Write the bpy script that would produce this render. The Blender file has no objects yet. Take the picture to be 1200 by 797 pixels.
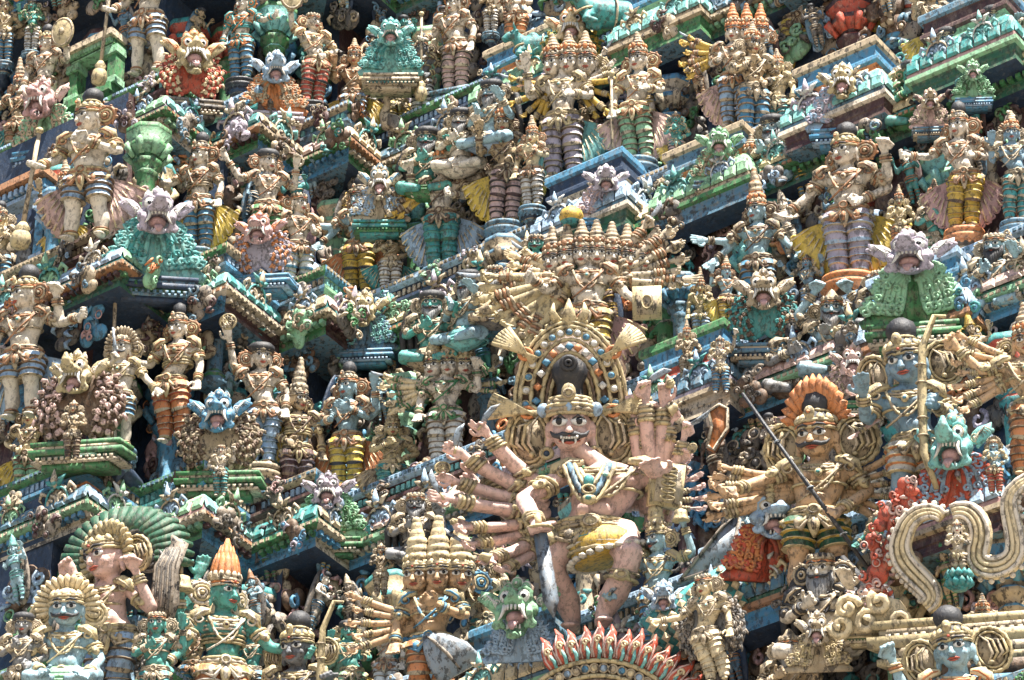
import bpy, math, random
import numpy as np
from mathutils import Vector, Matrix
R=math.radians
scene=bpy.context.scene
COL=scene.collection
random.seed(7)
# ---------------------------------------------------------------- camera
E_,TH=R(36),R(35); F_=4500.0; DIST=35.0
P0=np.array([0,0,22.2])
FW=np.array([-math.sin(TH)*math.cos(E_),math.cos(TH)*math.cos(E_),math.sin(E_)])
RT=np.array([math.cos(TH),math.sin(TH),0.0]); UP=np.cross(RT,FW)
CAM=P0-DIST*FW
cd=bpy.data.cameras.new('camera'); cam=bpy.data.objects.new('camera',cd); COL.objects.link(cam)
cam.matrix_world=Matrix(((RT[0],UP[0],-FW[0],CAM[0]),(RT[1],UP[1],-FW[1],CAM[1]),(RT[2],UP[2],-FW[2],CAM[2]),(0,0,0,1)))
cd.lens=36*F_/1200; cd.sensor_width=36; cd.clip_start=0.1; cd.clip_end=3000
scene.camera=cam
# ---------------------------------------------------------------- light
SUN_EL=R(60); s_az=R(24)
hv=np.array([math.sin(TH),-math.cos(TH)])*math.cos(s_az)+np.array([math.cos(TH),math.sin(TH)])*math.sin(s_az)
SD=Vector((hv[0]*math.cos(SUN_EL),hv[1]*math.cos(SUN_EL),math.sin(SUN_EL)))
w=bpy.data.worlds.new('World'); scene.world=w; w.use_nodes=True
nt=w.node_tree; bg=nt.nodes['Background']; sky=nt.nodes.new('ShaderNodeTexSky')
sky.sky_type='NISHITA'; sky.sun_disc=False; sky.sun_elevation=SUN_EL; sky.sun_rotation=math.atan2(SD.x,SD.y)
nt.links.new(sky.outputs[0],bg.inputs[0]); bg.inputs[1].default_value=0.05
ld=bpy.data.lights.new('sun','SUN'); ld.energy=5.0; ld.angle=R(0.5); ld.color=(1,.95,.87)
sun=bpy.data.objects.new('sun',ld); COL.objects.link(sun)
sun.rotation_euler=SD.to_track_quat('Z','Y').to_euler(); sun.location=(10,-20,60)
vs=scene.view_settings; vs.view_transform='Standard'; vs.look='None'; vs.gamma=1; vs.use_curve_mapping=False; vs.exposure=1.55
scene.cycles.max_bounces=3; scene.cycles.diffuse_bounces=1; scene.cycles.glossy_bounces=1
# ---------------------------------------------------------------- projection helpers (where a sight line meets a wall plane)
def ray(u,v): return FW+RT*(u-600)/F_+UP*(398.5-v)/F_
def on_plane(u,v,p,n):
    d=ray(u,v); n=np.array(n,float); t=((np.array(p,float)-CAM)@n)/(d@n); return CAM+t*d
def proj(p):
    d=np.array(p,float)-CAM; z=d@FW
    return 600+F_*(d@RT)/z,398.5-F_*(d@UP)/z
def pxm(p): return F_/((np.array(p,float)-CAM)@FW)
# ---------------------------------------------------------------- materials
MATS={}
def paint(key,rgb,grime=.5,chip=.24,rough=.55,tint=(.29,.225,.16),bump=.8,streak=.5,freq=1.0):
    m=bpy.data.materials.new(key); m.use_nodes=True; n=m.node_tree.nodes; l=m.node_tree.links
    b=n['Principled BSDF']; b.inputs['Roughness'].default_value=rough
    geo=n.new('ShaderNodeNewGeometry'); oi=n.new('ShaderNodeObjectInfo')
    def noise(scale,detail=6,r=.65,vec=None):
        x=n.new('ShaderNodeTexNoise'); x.inputs['Scale'].default_value=scale*freq; x.inputs['Detail'].default_value=detail
        x.inputs['Roughness'].default_value=r; l.new(vec or geo.outputs['Position'],x.inputs['Vector']); return x.outputs[0]
    def ramp(src,a,c):
        x=n.new('ShaderNodeMapRange'); x.inputs[1].default_value=a; x.inputs[2].default_value=c
        x.interpolation_type='SMOOTHSTEP'; l.new(src,x.inputs[0]); return x.outputs[0]
    def mix(fac,A,B,fs=1.0):
        x=n.new('ShaderNodeMix'); x.data_type='RGBA'
        if fac is not None:
            mu=n.new('ShaderNodeMath'); mu.operation='MULTIPLY'; l.new(fac,mu.inputs[0]); mu.inputs[1].default_value=fs; l.new(mu.outputs[0],x.inputs[0])
        for i,s in ((6,A),(7,B)):
            if isinstance(s,tuple): x.inputs[i].default_value=(*s,1)
            else: l.new(s,x.inputs[i])
        return x.outputs[2]
    c0=tuple(rgb); lum=sum(rgb)/3
    fade=tuple(.6*q+.4*max(lum,.22) for q in rgb)
    mp=n.new('ShaderNodeMapping'); mp.inputs['Scale'].default_value=(1,1,.55); l.new(geo.outputs['Position'],mp.inputs[0])
    N=n.new('ShaderNodeTexNoise'); N.inputs['Scale'].default_value=21*freq; N.inputs['Detail'].default_value=6; N.inputs['Roughness'].default_value=.72
    l.new(mp.outputs[0],N.inputs['Vector']); sp=n.new('ShaderNodeSeparateColor'); l.new(N.outputs['Color'],sp.inputs[0]); na,nb,nc=sp.outputs
    c=mix(ramp(noise(3.0,2),.35,.7),c0,fade,.25)
    c=mix(ramp(oi.outputs['Random'],0,1),c,tuple(.8*q for q in rgb),.45)
    c=mix(ramp(na,.47,.62),c,tint,.95*grime)
    c=mix(ramp(nb,.585,.64),c,(.62,.55,.45),chip)
    c=mix(ramp(nc,.515,.575),c,(.03,.025,.022),min(1,1.5*grime))
    l.new(c,b.inputs['Base Color'])
    bp=n.new('ShaderNodeBump'); bp.inputs['Strength'].default_value=bump; bp.inputs['Distance'].default_value=.014
    l.new(na,bp.inputs['Height']); l.new(bp.outputs[0],b.inputs['Normal'])
    MATS[key]=m; return m
for k,c,kw in [
 ('cream',(.84,.72,.57),dict(grime=.42)),('pale',(.80,.70,.56),dict(grime=.3)),('pinkskin',(.80,.52,.44),dict(grime=.25,chip=.2)),
 ('orangeskin',(.70,.44,.24),dict(grime=.4)),('tanskin',(.58,.42,.24),dict(grime=.6)),('slate',(.23,.37,.47),dict(grime=.28,chip=.2)),
 ('skyskin',(.36,.55,.62),dict(grime=.3,chip=.2)),('tealskin',(.10,.42,.36),dict(grime=.3,chip=.2)),('greyskin',(.19,.20,.22),dict(grime=.4)),
 ('tan',(.50,.39,.25),dict(grime=.55)),('gold',(.62,.49,.26),dict(grime=.4)),('buff',(.64,.52,.36),dict(grime=.55)),
 ('ochre',(.72,.46,.07),dict(grime=.4)),('yellow',(.82,.58,.09),dict(grime=.3)),('goldcream',(.86,.68,.40),dict(grime=.3)),
 ('lilac',(.52,.45,.53),dict(grime=.38)),('paleblue',(.37,.53,.70),dict(grime=.35)),('midblue',(.09,.30,.48),dict(grime=.4)),
 ('bluegrey',(.12,.25,.35),dict(grime=.5)),('navy',(.025,.05,.10),dict(grime=.3,chip=.12,tint=(.10,.12,.16))),
 ('green',(.07,.25,.09),dict(grime=.45)),('palegreen',(.30,.58,.34),dict(grime=.35)),('darkgreen',(.03,.13,.07),dict(grime=.4,chip=.15)),
 ('teal',(.06,.34,.33),dict(grime=.4)),('aqua',(.22,.58,.54),dict(grime=.35)),('orange',(.75,.27,.09),dict(grime=.35)),
 ('rust',(.48,.23,.11),dict(grime=.45)),('red',(.62,.10,.05),dict(grime=.4)),('rose',(.62,.36,.34),dict(grime=.35)),('pinkw',(.75,.50,.44),dict(grime=.35)),
 ('maroon',(.08,.03,.03),dict(grime=.4,chip=.15)),('brown',(.16,.09,.05),dict(grime=.5)),('demonface',(.55,.42,.42),dict(grime=.3)),('white',(.78,.76,.70),dict(grime=.35)),
 ('black',(.022,.023,.028),dict(grime=.0,chip=.14,rough=.4)),('hair',(.035,.036,.042),dict(grime=.1,chip=.12)),('beard',(.30,.30,.30),dict(grime=.5)),
 ('stone',(.15,.135,.12),dict(grime=.7)),('plaster',(.34,.28,.22),dict(grime=.8)),('steel',(.30,.36,.42),dict(grime=.5,rough=.4)),
 ('tooth',(.82,.78,.70),dict(grime=.1,chip=.05)),('mouth',(.62,.36,.34),dict(grime=.2)),('lip',(.5,.10,.06),dict(grime=.1,chip=.1)),
 ('eyewhite',(.85,.83,.78),dict(grime=0,chip=0)),('pupil',(.01,.01,.012),dict(grime=0,chip=0,rough=.25)),
 ('ground',(.20,.18,.15),dict(grime=.4,freq=.05,bump=.1))]:
    paint(k,c,**kw)
# ---------------------------------------------------------------- mesh builder
class MB:
    def __init__(s): s.V=[]; s.F=[]; s.M=[]; s.n=0; s.mi=0
    def add(s,v,f,mi=None,T=None):
        v=np.asarray(v,float)
        if T is not None: v=v@T[:3,:3].T+T[:3,3]
        mi=s.mi if mi is None else mi; n=s.n
        s.V.append(v); s.n+=len(v)
        s.F.extend([tuple(i+n for i in q) for q in f])
        if isinstance(mi,(list,tuple)): s.M.extend(mi)
        else: s.M.extend([mi]*len(f))
    def merge(s,o,T=None,mi=None):
        if o.n: s.add(np.vstack(o.V),o.F,(list(o.M) if mi is None else mi),T)
    def loft(s,pts,rad,seg=10,mi=None,ref=(0,1,0),T=None,close=True):
        """rings along pts; rad = list of (ra,rb): ra along side axis, rb along the axis nearest ref"""
        P=np.array(pts,float); n=len(P); V=[];
        tg=np.gradient(P,axis=0) if n>2 else np.array([P[1]-P[0]]*2)
        a=np.linspace(0,2*math.pi,seg,endpoint=False); ref=np.array(ref,float); pb=None
        for i in range(n):
            t=tg[i]/(np.linalg.norm(tg[i])+1e-9); b=(ref if pb is None else pb); b=b-t*(b@t)
            if np.linalg.norm(b)<1e-3: b=np.cross(t,[.3,.2,.9])
            b/=np.linalg.norm(b); x=np.cross(b,t); pb=b
            r=rad[i] if isinstance(rad,(list,tuple)) else rad
            ra,rb=(r if isinstance(r,(tuple,list)) else (r,r))
            V.append(P[i]+np.outer(np.cos(a)*ra,x)+np.outer(np.sin(a)*rb,b))
        V=np.vstack(V); Fc=[]; M=[]
        for i in range(n-1):
            for j in range(seg):
                k=(j+1)%seg; Fc.append((i*seg+j,i*seg+k,(i+1)*seg+k,(i+1)*seg+j))
                if isinstance(mi,list): M.append(mi[i])
        if close:
            Fc.append(tuple(range(seg-1,-1,-1))); Fc.append(tuple((n-1)*seg+j for j in range(seg)))
            if isinstance(mi,list): M+= [mi[0],mi[-1]]
        s.add(V,Fc,M if isinstance(mi,list) else mi,T)
    def ell(s,c,r,seg=10,rings=6,mi=None,T=None,rot=None):
        V=[];Fc=[]
        for i in range(rings+1):
            p=math.pi*i/rings
            for j in range(seg):
                a=2*math.pi*j/seg; V.append((math.sin(p)*math.cos(a),math.sin(p)*math.sin(a),math.cos(p)))
        for i in range(rings):
            for j in range(seg):
                k=(j+1)%seg; q=(i*seg+j,(i+1)*seg+j,(i+1)*seg+k,i*seg+k)
                Fc.append(q)
        V=np.array(V)*np.array(r if hasattr(r,'__len__') else (r,r,r))
        if rot is not None: V=V@np.array(rot).T
        s.add(V+np.array(c),Fc,mi,T)
    def ico(s,c,r,mi=None,T=None):
        g=(1+5**.5)/2; v=np.array([(-1,g,0),(1,g,0),(-1,-g,0),(1,-g,0),(0,-1,g),(0,1,g),(0,-1,-g),(0,1,-g),(g,0,-1),(g,0,1),(-g,0,-1),(-g,0,1)])/math.hypot(1,g)
        f=[(0,11,5),(0,5,1),(0,1,7),(0,7,10),(0,10,11),(1,5,9),(5,11,4),(11,10,2),(10,7,6),(7,1,8),(3,9,4),(3,4,2),(3,2,6),(3,6,8),(3,8,9),(4,9,5),(2,4,11),(6,2,10),(8,6,7),(9,8,1)]
        s.add(v*r+np.array(c),f,mi,T)
    def box(s,c,h,mi=None,T=None,rot=None,bev=.12):
        h=np.array(h,float); b=bev*min(h); V=[];
        V=np.array([(x,y,z) for z in (-1,1) for y in (-1,1) for x in (-1,1)],float)*h
        f=[(0,2,3,1),(4,5,7,6),(0,1,5,4),(2,6,7,3),(0,4,6,2),(1,3,7,5)]
        if rot is not None: V=V@np.array(rot).T
        s.add(V+np.array(c),f,mi,T)
    def torus(s,c,R_,r,seg=18,ts=5,mi=None,T=None,axis='z',rb=None,bead=0):
        V=[];Fc=[]; Rx,Ry=(R_ if hasattr(R_,'__len__') else (R_,R_)); rb=rb or r
        for i in range(seg):
            a=2*math.pi*i/seg; q=1+(bead*(1 if i%2 else -1))
            for j in range(ts):
                p=2*math.pi*j/ts; V.append(((Rx+r*q*math.cos(p))*math.cos(a),(Ry+r*q*math.cos(p))*math.sin(a),rb*q*math.sin(p)))
        V=np.array(V)
        if axis=='y': V=V[:,[0,2,1]]*np.array([1,-1,1])
        if axis=='x': V=V[:,[2,0,1]]
        for i in range(seg):
            for j in range(ts):
                i2=(i+1)%seg;j2=(j+1)%ts; Fc.append((i*ts+j,i2*ts+j,i2*ts+j2,i*ts+j2))
        s.add(V+np.array(c),Fc,mi,T)
    def lathe(s,prof,seg=20,c=(0,0,0),mi=None,T=None,flute=0,nf=8,sc=(1,1)):
        V=[];Fc=[];M=[]
        for (r,z) in prof:
            for j in range(seg):
                a=2*math.pi*j/seg; rr=r*(1+flute*math.cos(nf*a)); V.append((rr*math.cos(a)*sc[0],rr*math.sin(a)*sc[1],z))
        n=len(prof)
        for i in range(n-1):
            for j in range(seg):
                k=(j+1)%seg; Fc.append((i*seg+j,i*seg+k,(i+1)*seg+k,(i+1)*seg+j))
                if isinstance(mi,list): M.append(mi[i])
        Fc.append(tuple(range(seg-1,-1,-1))); Fc.append(tuple((n-1)*seg+j for j in range(seg)))
        if isinstance(mi,list): M+=[mi[0],mi[-1]]
        s.add(np.array(V)+np.array(c),Fc,M if isinstance(mi,list) else mi,T)
    def prism(s,poly,y0,y1,mi=None,T=None):
        """polygon in x,z, from y0 (front) to y1 (back)"""
        n=len(poly); V=[(x,y0,z) for x,z in poly]+[(x,y1,z) for x,z in poly]
        f=[tuple(range(n)),tuple(range(2*n-1,n-1,-1))]+[(i,(i+1)%n+0,(i+1)%n+n,i+n)[::-1] for i in range(n)]
        s.add(V,f,mi,T)
    def mesh(s,name,mats,smooth=True):
        me=bpy.data.meshes.new(name); V=np.vstack(s.V) if s.V else np.zeros((0,3))
        me.from_pydata(V.tolist(),[],s.F)
        for m in mats: me.materials.append(MATS[m] if isinstance(m,str) else m)
        if len(mats)>1 and len(s.M)==len(me.polygons): me.polygons.foreach_set('material_index',s.M)
        if smooth: me.polygons.foreach_set('use_smooth',[True]*len(me.polygons))
        me.update(); return me
def remesh(mb,voxel,smooth=2):
    me=mb.mesh('tmp',[]); o=bpy.data.objects.new('tmp',me); COL.objects.link(o)
    m=o.modifiers.new('r','REMESH'); m.mode='VOXEL'; m.voxel_size=voxel
    if smooth: q=o.modifiers.new('s','SMOOTH'); q.factor=.5; q.iterations=smooth
    dg=bpy.context.evaluated_depsgraph_get(); ev=o.evaluated_get(dg); e2=ev.to_mesh()
    V=np.empty(len(e2.vertices)*3); e2.vertices.foreach_get('co',V)
    F=[tuple(p.vertices) for p in e2.polygons]; ev.to_mesh_clear()
    bpy.data.objects.remove(o); bpy.data.meshes.remove(me)
    r=MB(); r.add(V.reshape(-1,3),F,0); return r
CACHE={}
def cached(key,fn):
    if key not in CACHE: CACHE[key]=fn()
    return CACHE[key]
def T4(loc=(0,0,0),rz=0,rx=0,ry=0,s=1):
    M=Matrix.Translation(loc)@Matrix.Rotation(rz,4,'Z')@Matrix.Rotation(rx,4,'X')@Matrix.Rotation(ry,4,'Y')
    sc=(s,s,s) if not hasattr(s,'__len__') else s
    return M@Matrix.Diagonal((*sc,1))
def nT(m): return np.array(m)
def obj(name,me,parent=None,T=None,mats=None):
    o=bpy.data.objects.new(name,me); COL.objects.link(o)
    if parent: o.parent=parent
    if T is not None: o.matrix_local=T
    if mats:
        for i,m in enumerate(mats):
            if i<len(o.material_slots):
                o.material_slots[i].link='OBJECT'; o.material_slots[i].material=MATS[m]
    return o
def tag(o,label=None,cat=None,group=None,kind=None):
    if label: o['label']=label
    if cat: o['category']=cat
    if group: o['group']=group
    if kind: o['kind']=kind
    return o
def thing(name,label,cat,M,group=None):
    o=bpy.data.objects.new(name,None); COL.objects.link(o); o.empty_display_size=.1; o.matrix_world=M
    return tag(o,label,cat,group)
# ---------------------------------------------------------------- the facade: tiers, front wall plane, stepped left mass
TN=['Z','A','B','C','D','E']
YW=dict(zip(TN,[2.2,1.6,1.0,.4,-.25,-.9]))
VS=dict(zip(TN,[-110,80,275,505,750,990]))
INN=dict(zip(TN,[(450,10),(430,180),(412,385),(395,610),(370,850),(350,1090)]))
PRW=dict(zip(TN,[(215,-90),(185,115),(135,295),(95,560),(45,790),(0,1010)]))
ZF={t:on_plane(600,VS[t],(0,YW[t]-.5,0),(0,1,0))[2] for t in TN}
PI_={};PP_={}
for t in TN:
    a=on_plane(*INN[t],(0,YW[t],0),(0,1,0)); PI_[t]=np.array([a[0],YW[t]])
    b=on_plane(*PRW[t],(0,0,ZF[t]-(0)),(0,0,1)) if False else None
    # prow: solve X/Y offsets at the floor height
    p=on_plane(*PRW[t],(0,0,proj and ZF[t]+ (0)),(0,0,1)); i2=on_plane(*INN[t],(0,0,ZF[t]),(0,0,1))
    d=p-i2; PP_[t]=PI_[t]+np.array([min(-.5,d[0]),min(-1.2,d[1])])
def path(t,o=0.0,bays=()):
    """plan outline of tier t (list of xy), moved outward by o"""
    I,P=PI_[t],PP_[t]; dx=(I[0]-P[0]); dy=(I[1]-P[1])
    pts=[(-14,P[1]),(P[0],P[1]),(P[0],P[1]+dy*.38),(P[0]+dx*.5,P[1]+dy*.38),(P[0]+dx*.5,P[1]+dy*.74),(I[0],P[1]+dy*.74),(I[0],I[1])]
    for (x0,x1,q) in bays: pts+=[(x0,I[1]),(x0,I[1]-q),(x1,I[1]-q),(x1,I[1])]
    pts.append((9,I[1])); return offset(pts,o)
def offset(pts,o):
    P=[np.array(p,float) for p in pts]; out=[]
    for i in range(len(P)):
        ns=[]
        for a,b in ((i-1,i),(i,i+1)):
            if a<0 or b>=len(P): continue
            d=P[b]-P[a]; d/=np.linalg.norm(d); ns.append(np.array([d[1],-d[0]]))
        if len(ns)==1: out.append(P[i]+ns[0]*o)
        else:
            m=ns[0]+ns[1]; m/= (m@m)/2; out.append(P[i]+m*o)
    return out
def sweep(mb,t,prof,bays,mats_seg=None,z0=0,rnd=None):
    """prof: list of (out,z); every path segment may use its own colour"""
    rows=[[(*p,z0+z) for p in path(t,o,bays)] for o,z in prof]
    n=len(rows[0]); V=[p for r in rows for p in r]; Fc=[];M=[]
    for i in range(len(rows)-1):
        for j in range(n-1):
            Fc.append((i*n+j,(i+1)*n+j,(i+1)*n+j+1,i*n+j+1)); M.append(mats_seg(j,i) if mats_seg else 0)
    mb.add(V,Fc,M)
def surf(t,u,v,o):
    """point where the sight line (u,v) meets the facade surface of tier t brought forward by o"""
    I,P=PI_[t],PP_[t]
    d=I-P; d/=np.linalg.norm(d); nd=np.array([d[1],-d[0]])
    cands=[on_plane(u,v,(0,YW[t]-o,0),(0,1,0)),on_plane(u,v,(P[0]+nd[0]*o,P[1]+nd[1]*o,0),(nd[0],nd[1],0)),on_plane(u,v,(0,P[1]-o,0),(0,1,0))]
    if cands[0][0]>=I[0]: return cands[0]
    if cands[2][0]<=P[0]: return cands[2]
    return cands[1]
tower=thing('temple_tower','tall carved and painted temple gateway tower crowded with tiers of statues','tower',Matrix.Translation((0,3,0)))
TWI=tower.matrix_world.inverted()
def tobj(name,me,M=None,mats=None,parent=None): return obj(name,me,parent or tower,(TWI@M) if M is not None else TWI,mats)
BAYS={}; HW=.15
bay_u={'Z':[(560,640),(900,990)],'A':[(420,480),(585,680),(760,830),(960,1010)],'B':[(400,470),(660,760),(815,880),(955,1050),(1120,1180)],
 'C':[(345,430),(800,850),(1030,1150)],'D':[(560,700),(840,960),(1060,1190)],'E':[]}
for t in TN:
    L=[]
    for a,b in bay_u[t]:
        x0=on_plane(a,VS[t]-.45*(a-600),(0,YW[t]-.5,0),(0,1,0))[0]; x1=on_plane(b,VS[t]-.45*(b-600),(0,YW[t]-.5,0),(0,1,0))[0]
        if x0<PI_[t][0]+1.05: x0=PI_[t][0]+1.05
        if x1>x0+.2: L.append((x0,x1,.3))
    BAYS[t]=L
pal_fr=['midblue','bluegrey','navy','teal','bluegrey','midblue']
pal_rf=['bluegrey','teal','brown','midblue','darkgreen','lilac']
pal_ot=['palegreen','green','buff','maroon','red','darkgreen','tan','buff','lilac','paleblue']
rng=random.Random(3)
def segm(pal,seed):
    r=random.Random(seed); L=[r.randrange(len(pal)) for _ in range(60)]
    L[0]=L[1]=L[0]
    for k in range(6,56,4): L[k+1]=L[k+2]=L[k+3]=L[k+1]     # a bay's three sides share a colour
    return lambda j,i: L[j%60]
def arcp(o0,z0,o1,z1,n=5,b=1):
    return [(o0+(o1-o0)*math.sin(q*math.pi/2/n)**b, z0+(z1-z0)*(1-math.cos(q*math.pi/2/n))) for q in range(n+1)]
for ti,t in enumerate(TN):
    zf=ZF[t]; zt=ZF[TN[ti-1]]-1.0 if ti else zf+2.5; by=BAYS[t]; nb=()
    prow=path(t,0,by)
    mb=MB(); r=random.Random(ti*7+1)
    sweep(mb,t,[(-.02,zt-zf+.5),(-.1,zt-zf-.2),(-.1,.0),(.42,0.0)],(),lambda j,i:(0 if (j+ti)%3 else 1),z0=zf)
    tobj('wall',mb.mesh('wall',['navy','maroon','stone'],False))
    defs=[('ledge',[(.42,.0),(.56,-.01),(.58,-.03),(.58,-.09),(.53,-.11)],['midblue','paleblue','bluegrey','tan','green']),
     ('frieze',[(.53,-.11),(.51,-.12),(.51,-.22),(.55,-.235),(.57,-.25),(.57,-.285),(.50,-.30)],['bluegrey','midblue','navy','teal','palegreen','maroon']),
     ('moulding',[(.50,-.30),(.48,-.32),(.48,-.36),(.52,-.38),(.52,-.41),(.49,-.42)],['buff','palegreen','red','paleblue','orange','green']),
     ('roof_cornice',arcp(.49,-.42,.76,-.72,5,.9)+[(.78,-.73),(.78,-.77)],['bluegrey','teal','tan','darkgreen','lilac','brown','rose']),
     ('cornice_lip',[(.78,-.77),(.81,-.775),(.81,-.82),(.77,-.83),(.74,-.835)],['buff','rust','palegreen','tan','green','rust','cream']),
     ('fascia',[(.74,-.835),(.72,-.85),(.72,-.90),(.70,-.91),(.70,-.95),(.72,-.96),(.72,-1.0)],['darkgreen','green','maroon','bluegrey','buff','midblue']),
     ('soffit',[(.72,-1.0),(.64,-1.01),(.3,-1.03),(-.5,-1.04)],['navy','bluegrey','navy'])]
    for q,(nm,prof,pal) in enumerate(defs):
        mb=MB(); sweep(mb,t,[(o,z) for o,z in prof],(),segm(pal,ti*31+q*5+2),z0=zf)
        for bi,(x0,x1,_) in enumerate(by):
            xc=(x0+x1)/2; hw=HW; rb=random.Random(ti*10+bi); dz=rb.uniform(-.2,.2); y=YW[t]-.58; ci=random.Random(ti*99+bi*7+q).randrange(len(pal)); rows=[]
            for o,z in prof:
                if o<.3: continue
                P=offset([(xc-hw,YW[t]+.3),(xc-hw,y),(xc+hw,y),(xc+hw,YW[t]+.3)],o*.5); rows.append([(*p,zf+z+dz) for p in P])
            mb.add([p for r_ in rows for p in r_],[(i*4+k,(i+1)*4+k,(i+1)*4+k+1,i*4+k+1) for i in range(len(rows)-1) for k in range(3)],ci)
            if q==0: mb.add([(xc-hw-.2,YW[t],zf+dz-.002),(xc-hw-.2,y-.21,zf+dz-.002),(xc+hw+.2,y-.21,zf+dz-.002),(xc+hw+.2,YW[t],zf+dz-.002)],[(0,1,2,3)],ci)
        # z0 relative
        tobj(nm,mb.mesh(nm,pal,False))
# helper to walk the outline at an offset
def walk(t,o,step,by=None,margin=.1):
    P=path(t,o)
    for j in range(len(P)-1):
        a,b=P[j],P[j+1]; L=np.linalg.norm(b-a); n=int((L-2*margin)/step)
        if n<1:
            if L>step*.6: yield j,(a+b)/2,(b-a)/L
            continue
        for k in range(n):
            s=margin+(L-2*margin)*(k+.5)/n; yield j,a+(b-a)*s/L,(b-a)/L
def inview(p,m=40):
    u,v=proj(p); return -m<u<1200+m and -m<v<797+m
def wallM(p,d,z,tilt=0,s=1):
    # local -y points outward
    rz=math.atan2(d[1],d[0]); return T4((p[0],p[1],z),rz=rz,rx=tilt,s=s)
# roof tiles, dentils
def tile_mesh():
    m=MB(); m.add([(-.5,0,-.5),(.5,0,-.5),(.5,0,.5),(-.5,0,.5),(-.36,-.3,-.34),(.36,-.3,-.34),(.36,-.26,.38),(-.36,-.26,.38)],
      [(0,1,5,4),(1,2,6,5),(2,3,7,6),(3,0,4,7),(4,5,6,7)]); return m
tm=tile_mesh().mesh('roof_tile',['aqua'],False)
cnt=0; rows=[(.575,-.47,.6),(.68,-.55,.85),(.76,-.66,1.2)]
tile_list=[]
for t in TN:
    for bi,(x0,x1,_) in enumerate(BAYS[t]):
        xc=(x0+x1)/2; dz=random.Random(TN.index(t)*10+bi).uniform(-.2,.2)
        for ri,(o,z,tl) in enumerate(rows):
            P=offset([(xc-HW,YW[t]+.3),(xc-HW,YW[t]-.58),(xc+HW,YW[t]-.58),(xc+HW,YW[t]+.3)],o*.5+.012)
            for a,b in ((P[1],P[2]),(P[2],P[3])):
                Lg=np.linalg.norm(b-a); n=max(1,int(Lg/.125))
                for k in range(n):
                    p=a+(b-a)*(k+.5)/n; P3=(p[0],p[1],ZF[t]+z+dz)
                    if inview(P3,10): tile_list.append((t,bi,ri,P3,(b-a)/Lg,tl+.25))
for ti,t in enumerate(TN):
    for ri,(o,z,tl) in enumerate(rows):
        for j,p,d in walk(t,o+.012,.125,margin=.0):
            P3=(p[0],p[1],ZF[t]+z)
            if inview(P3,10): tile_list.append((t,j,ri,P3,d,tl))
random.Random(5).shuffle(tile_list)
TC=['aqua','bluegrey','tan','palegreen','goldcream','teal','paleblue','pinkw']
rest=MB()
tile_list.sort(key=lambda q:-abs(proj(q[3])[0]-600)*0-(1 if (proj(q[3])[0]<420 or proj(q[3])[0]>850) else 0))
for k,(t,j,ri,P3,d,tl) in enumerate(tile_list):
    M=wallM(P3,d,P3[2],tilt=-(math.pi/2-tl)*.75,s=(.125,.075,.13))
    if k<290: tobj('roof_tile',tm,M,[TC[(j*5+TN.index(t)*3)%8]])
    else:
        a=tile_mesh(); rest.add(np.vstack(a.V),a.F,(j*5+TN.index(t)*3)%8,nT(M))
if rest.n: tag(tobj('roof_tile_field',rest.mesh('roof_tile_field',TC,False)),kind='stuff')
def strip(name,o,z,step,h,mats,seedp=0):
    rs=random.Random(step*1000)
    mb=MB()
    for t in TN:
        for j,p,d in walk(t,o,step,margin=.01):
            if inview((p[0],p[1],ZF[t]+z),10):
                if rs.random()<.06: continue
                mb.box((rs.uniform(-.15,.15)*h[0],0,rs.uniform(-.1,.1)*h[2]),(h[0]*rs.uniform(.8,1.1),h[1],h[2]*rs.uniform(.8,1.1)),(j*3+TN.index(t)+seedp)%len(mats),nT(wallM(p,d,ZF[t]+z)))
    tag(tobj(name,mb.mesh(name,mats,False)),kind='stuff')
strip('dentil_row',.75,-.875,.075,(.022,.03,.022),['green','buff','maroon','midblue','palegreen'])
strip('frieze_stud_row',.52,-.17,.06,(.018,.02,.035),['paleblue','buff','aqua','tan'],1)
strip('lip_bead_row',.808,-.797,.06,(.02,.012,.015),['tan','buff','rust','tan'],2)
strip('bead_row',.585,-.06,.05,(.016,.010,.014),['paleblue','tan','bluegrey'],2)
# ground
g=MB(); g.add([(-600,-600,0),(600,-600,0),(600,600,0),(-600,600,0)],[(0,1,2,3)])
tag(obj('ground',g.mesh('ground',['ground'],False)),kind='structure')
# plain lower storey under the carved tiers
g=MB(); lo=[(*p,0) for p in path('E',.9)]; hi=[(*p,ZF['E']-.9) for p in path('E',.6)]; n=len(lo)
g.add(lo+hi,[(i,i+1,n+i+1,n+i) for i in range(n-1)]); tobj('base_wall',g.mesh('base_wall',['stone'],False))
# ---------------------------------------------------------------- figure kit (unit figure: feet z=0, crown of head z=1, faces -y)
def head_arr():
    m=MB()
    m.ell((0,0,.012),(.066,.074,.088),16,12); m.ell((0,-.022,-.035),(.052,.052,.052),14,8)
    m.ell((0,-.055,-.066),(.022,.018,.016),8,6)                       # chin
    m.loft([(0,-.066,.02),(0,-.082,-.005),(0,-.092,-.024),(0,-.07,-.032)],[(.007,.006),(.010,.010),(.017,.012),(.014,.008)],8)
    for s in(-1,1):
        m.ell((s*.034,-.048,-.022),(.024,.022,.024),8,6)              # cheek
        m.ell((s*.028,-.062,.034),(.026,.012,.009),8,5)               # brow ridge
        m.ell((s*.070,.008,-.004),(.014,.022,.036),8,6)               # ear
        m.ell((s*.072,.006,-.052),(.012,.014,.026),8,6)
    m.loft([(0,.005,-.05),(0,.012,-.14)],[(.034,.034),(.036,.034)],12)
    return remesh(m,.0068,1)
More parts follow.
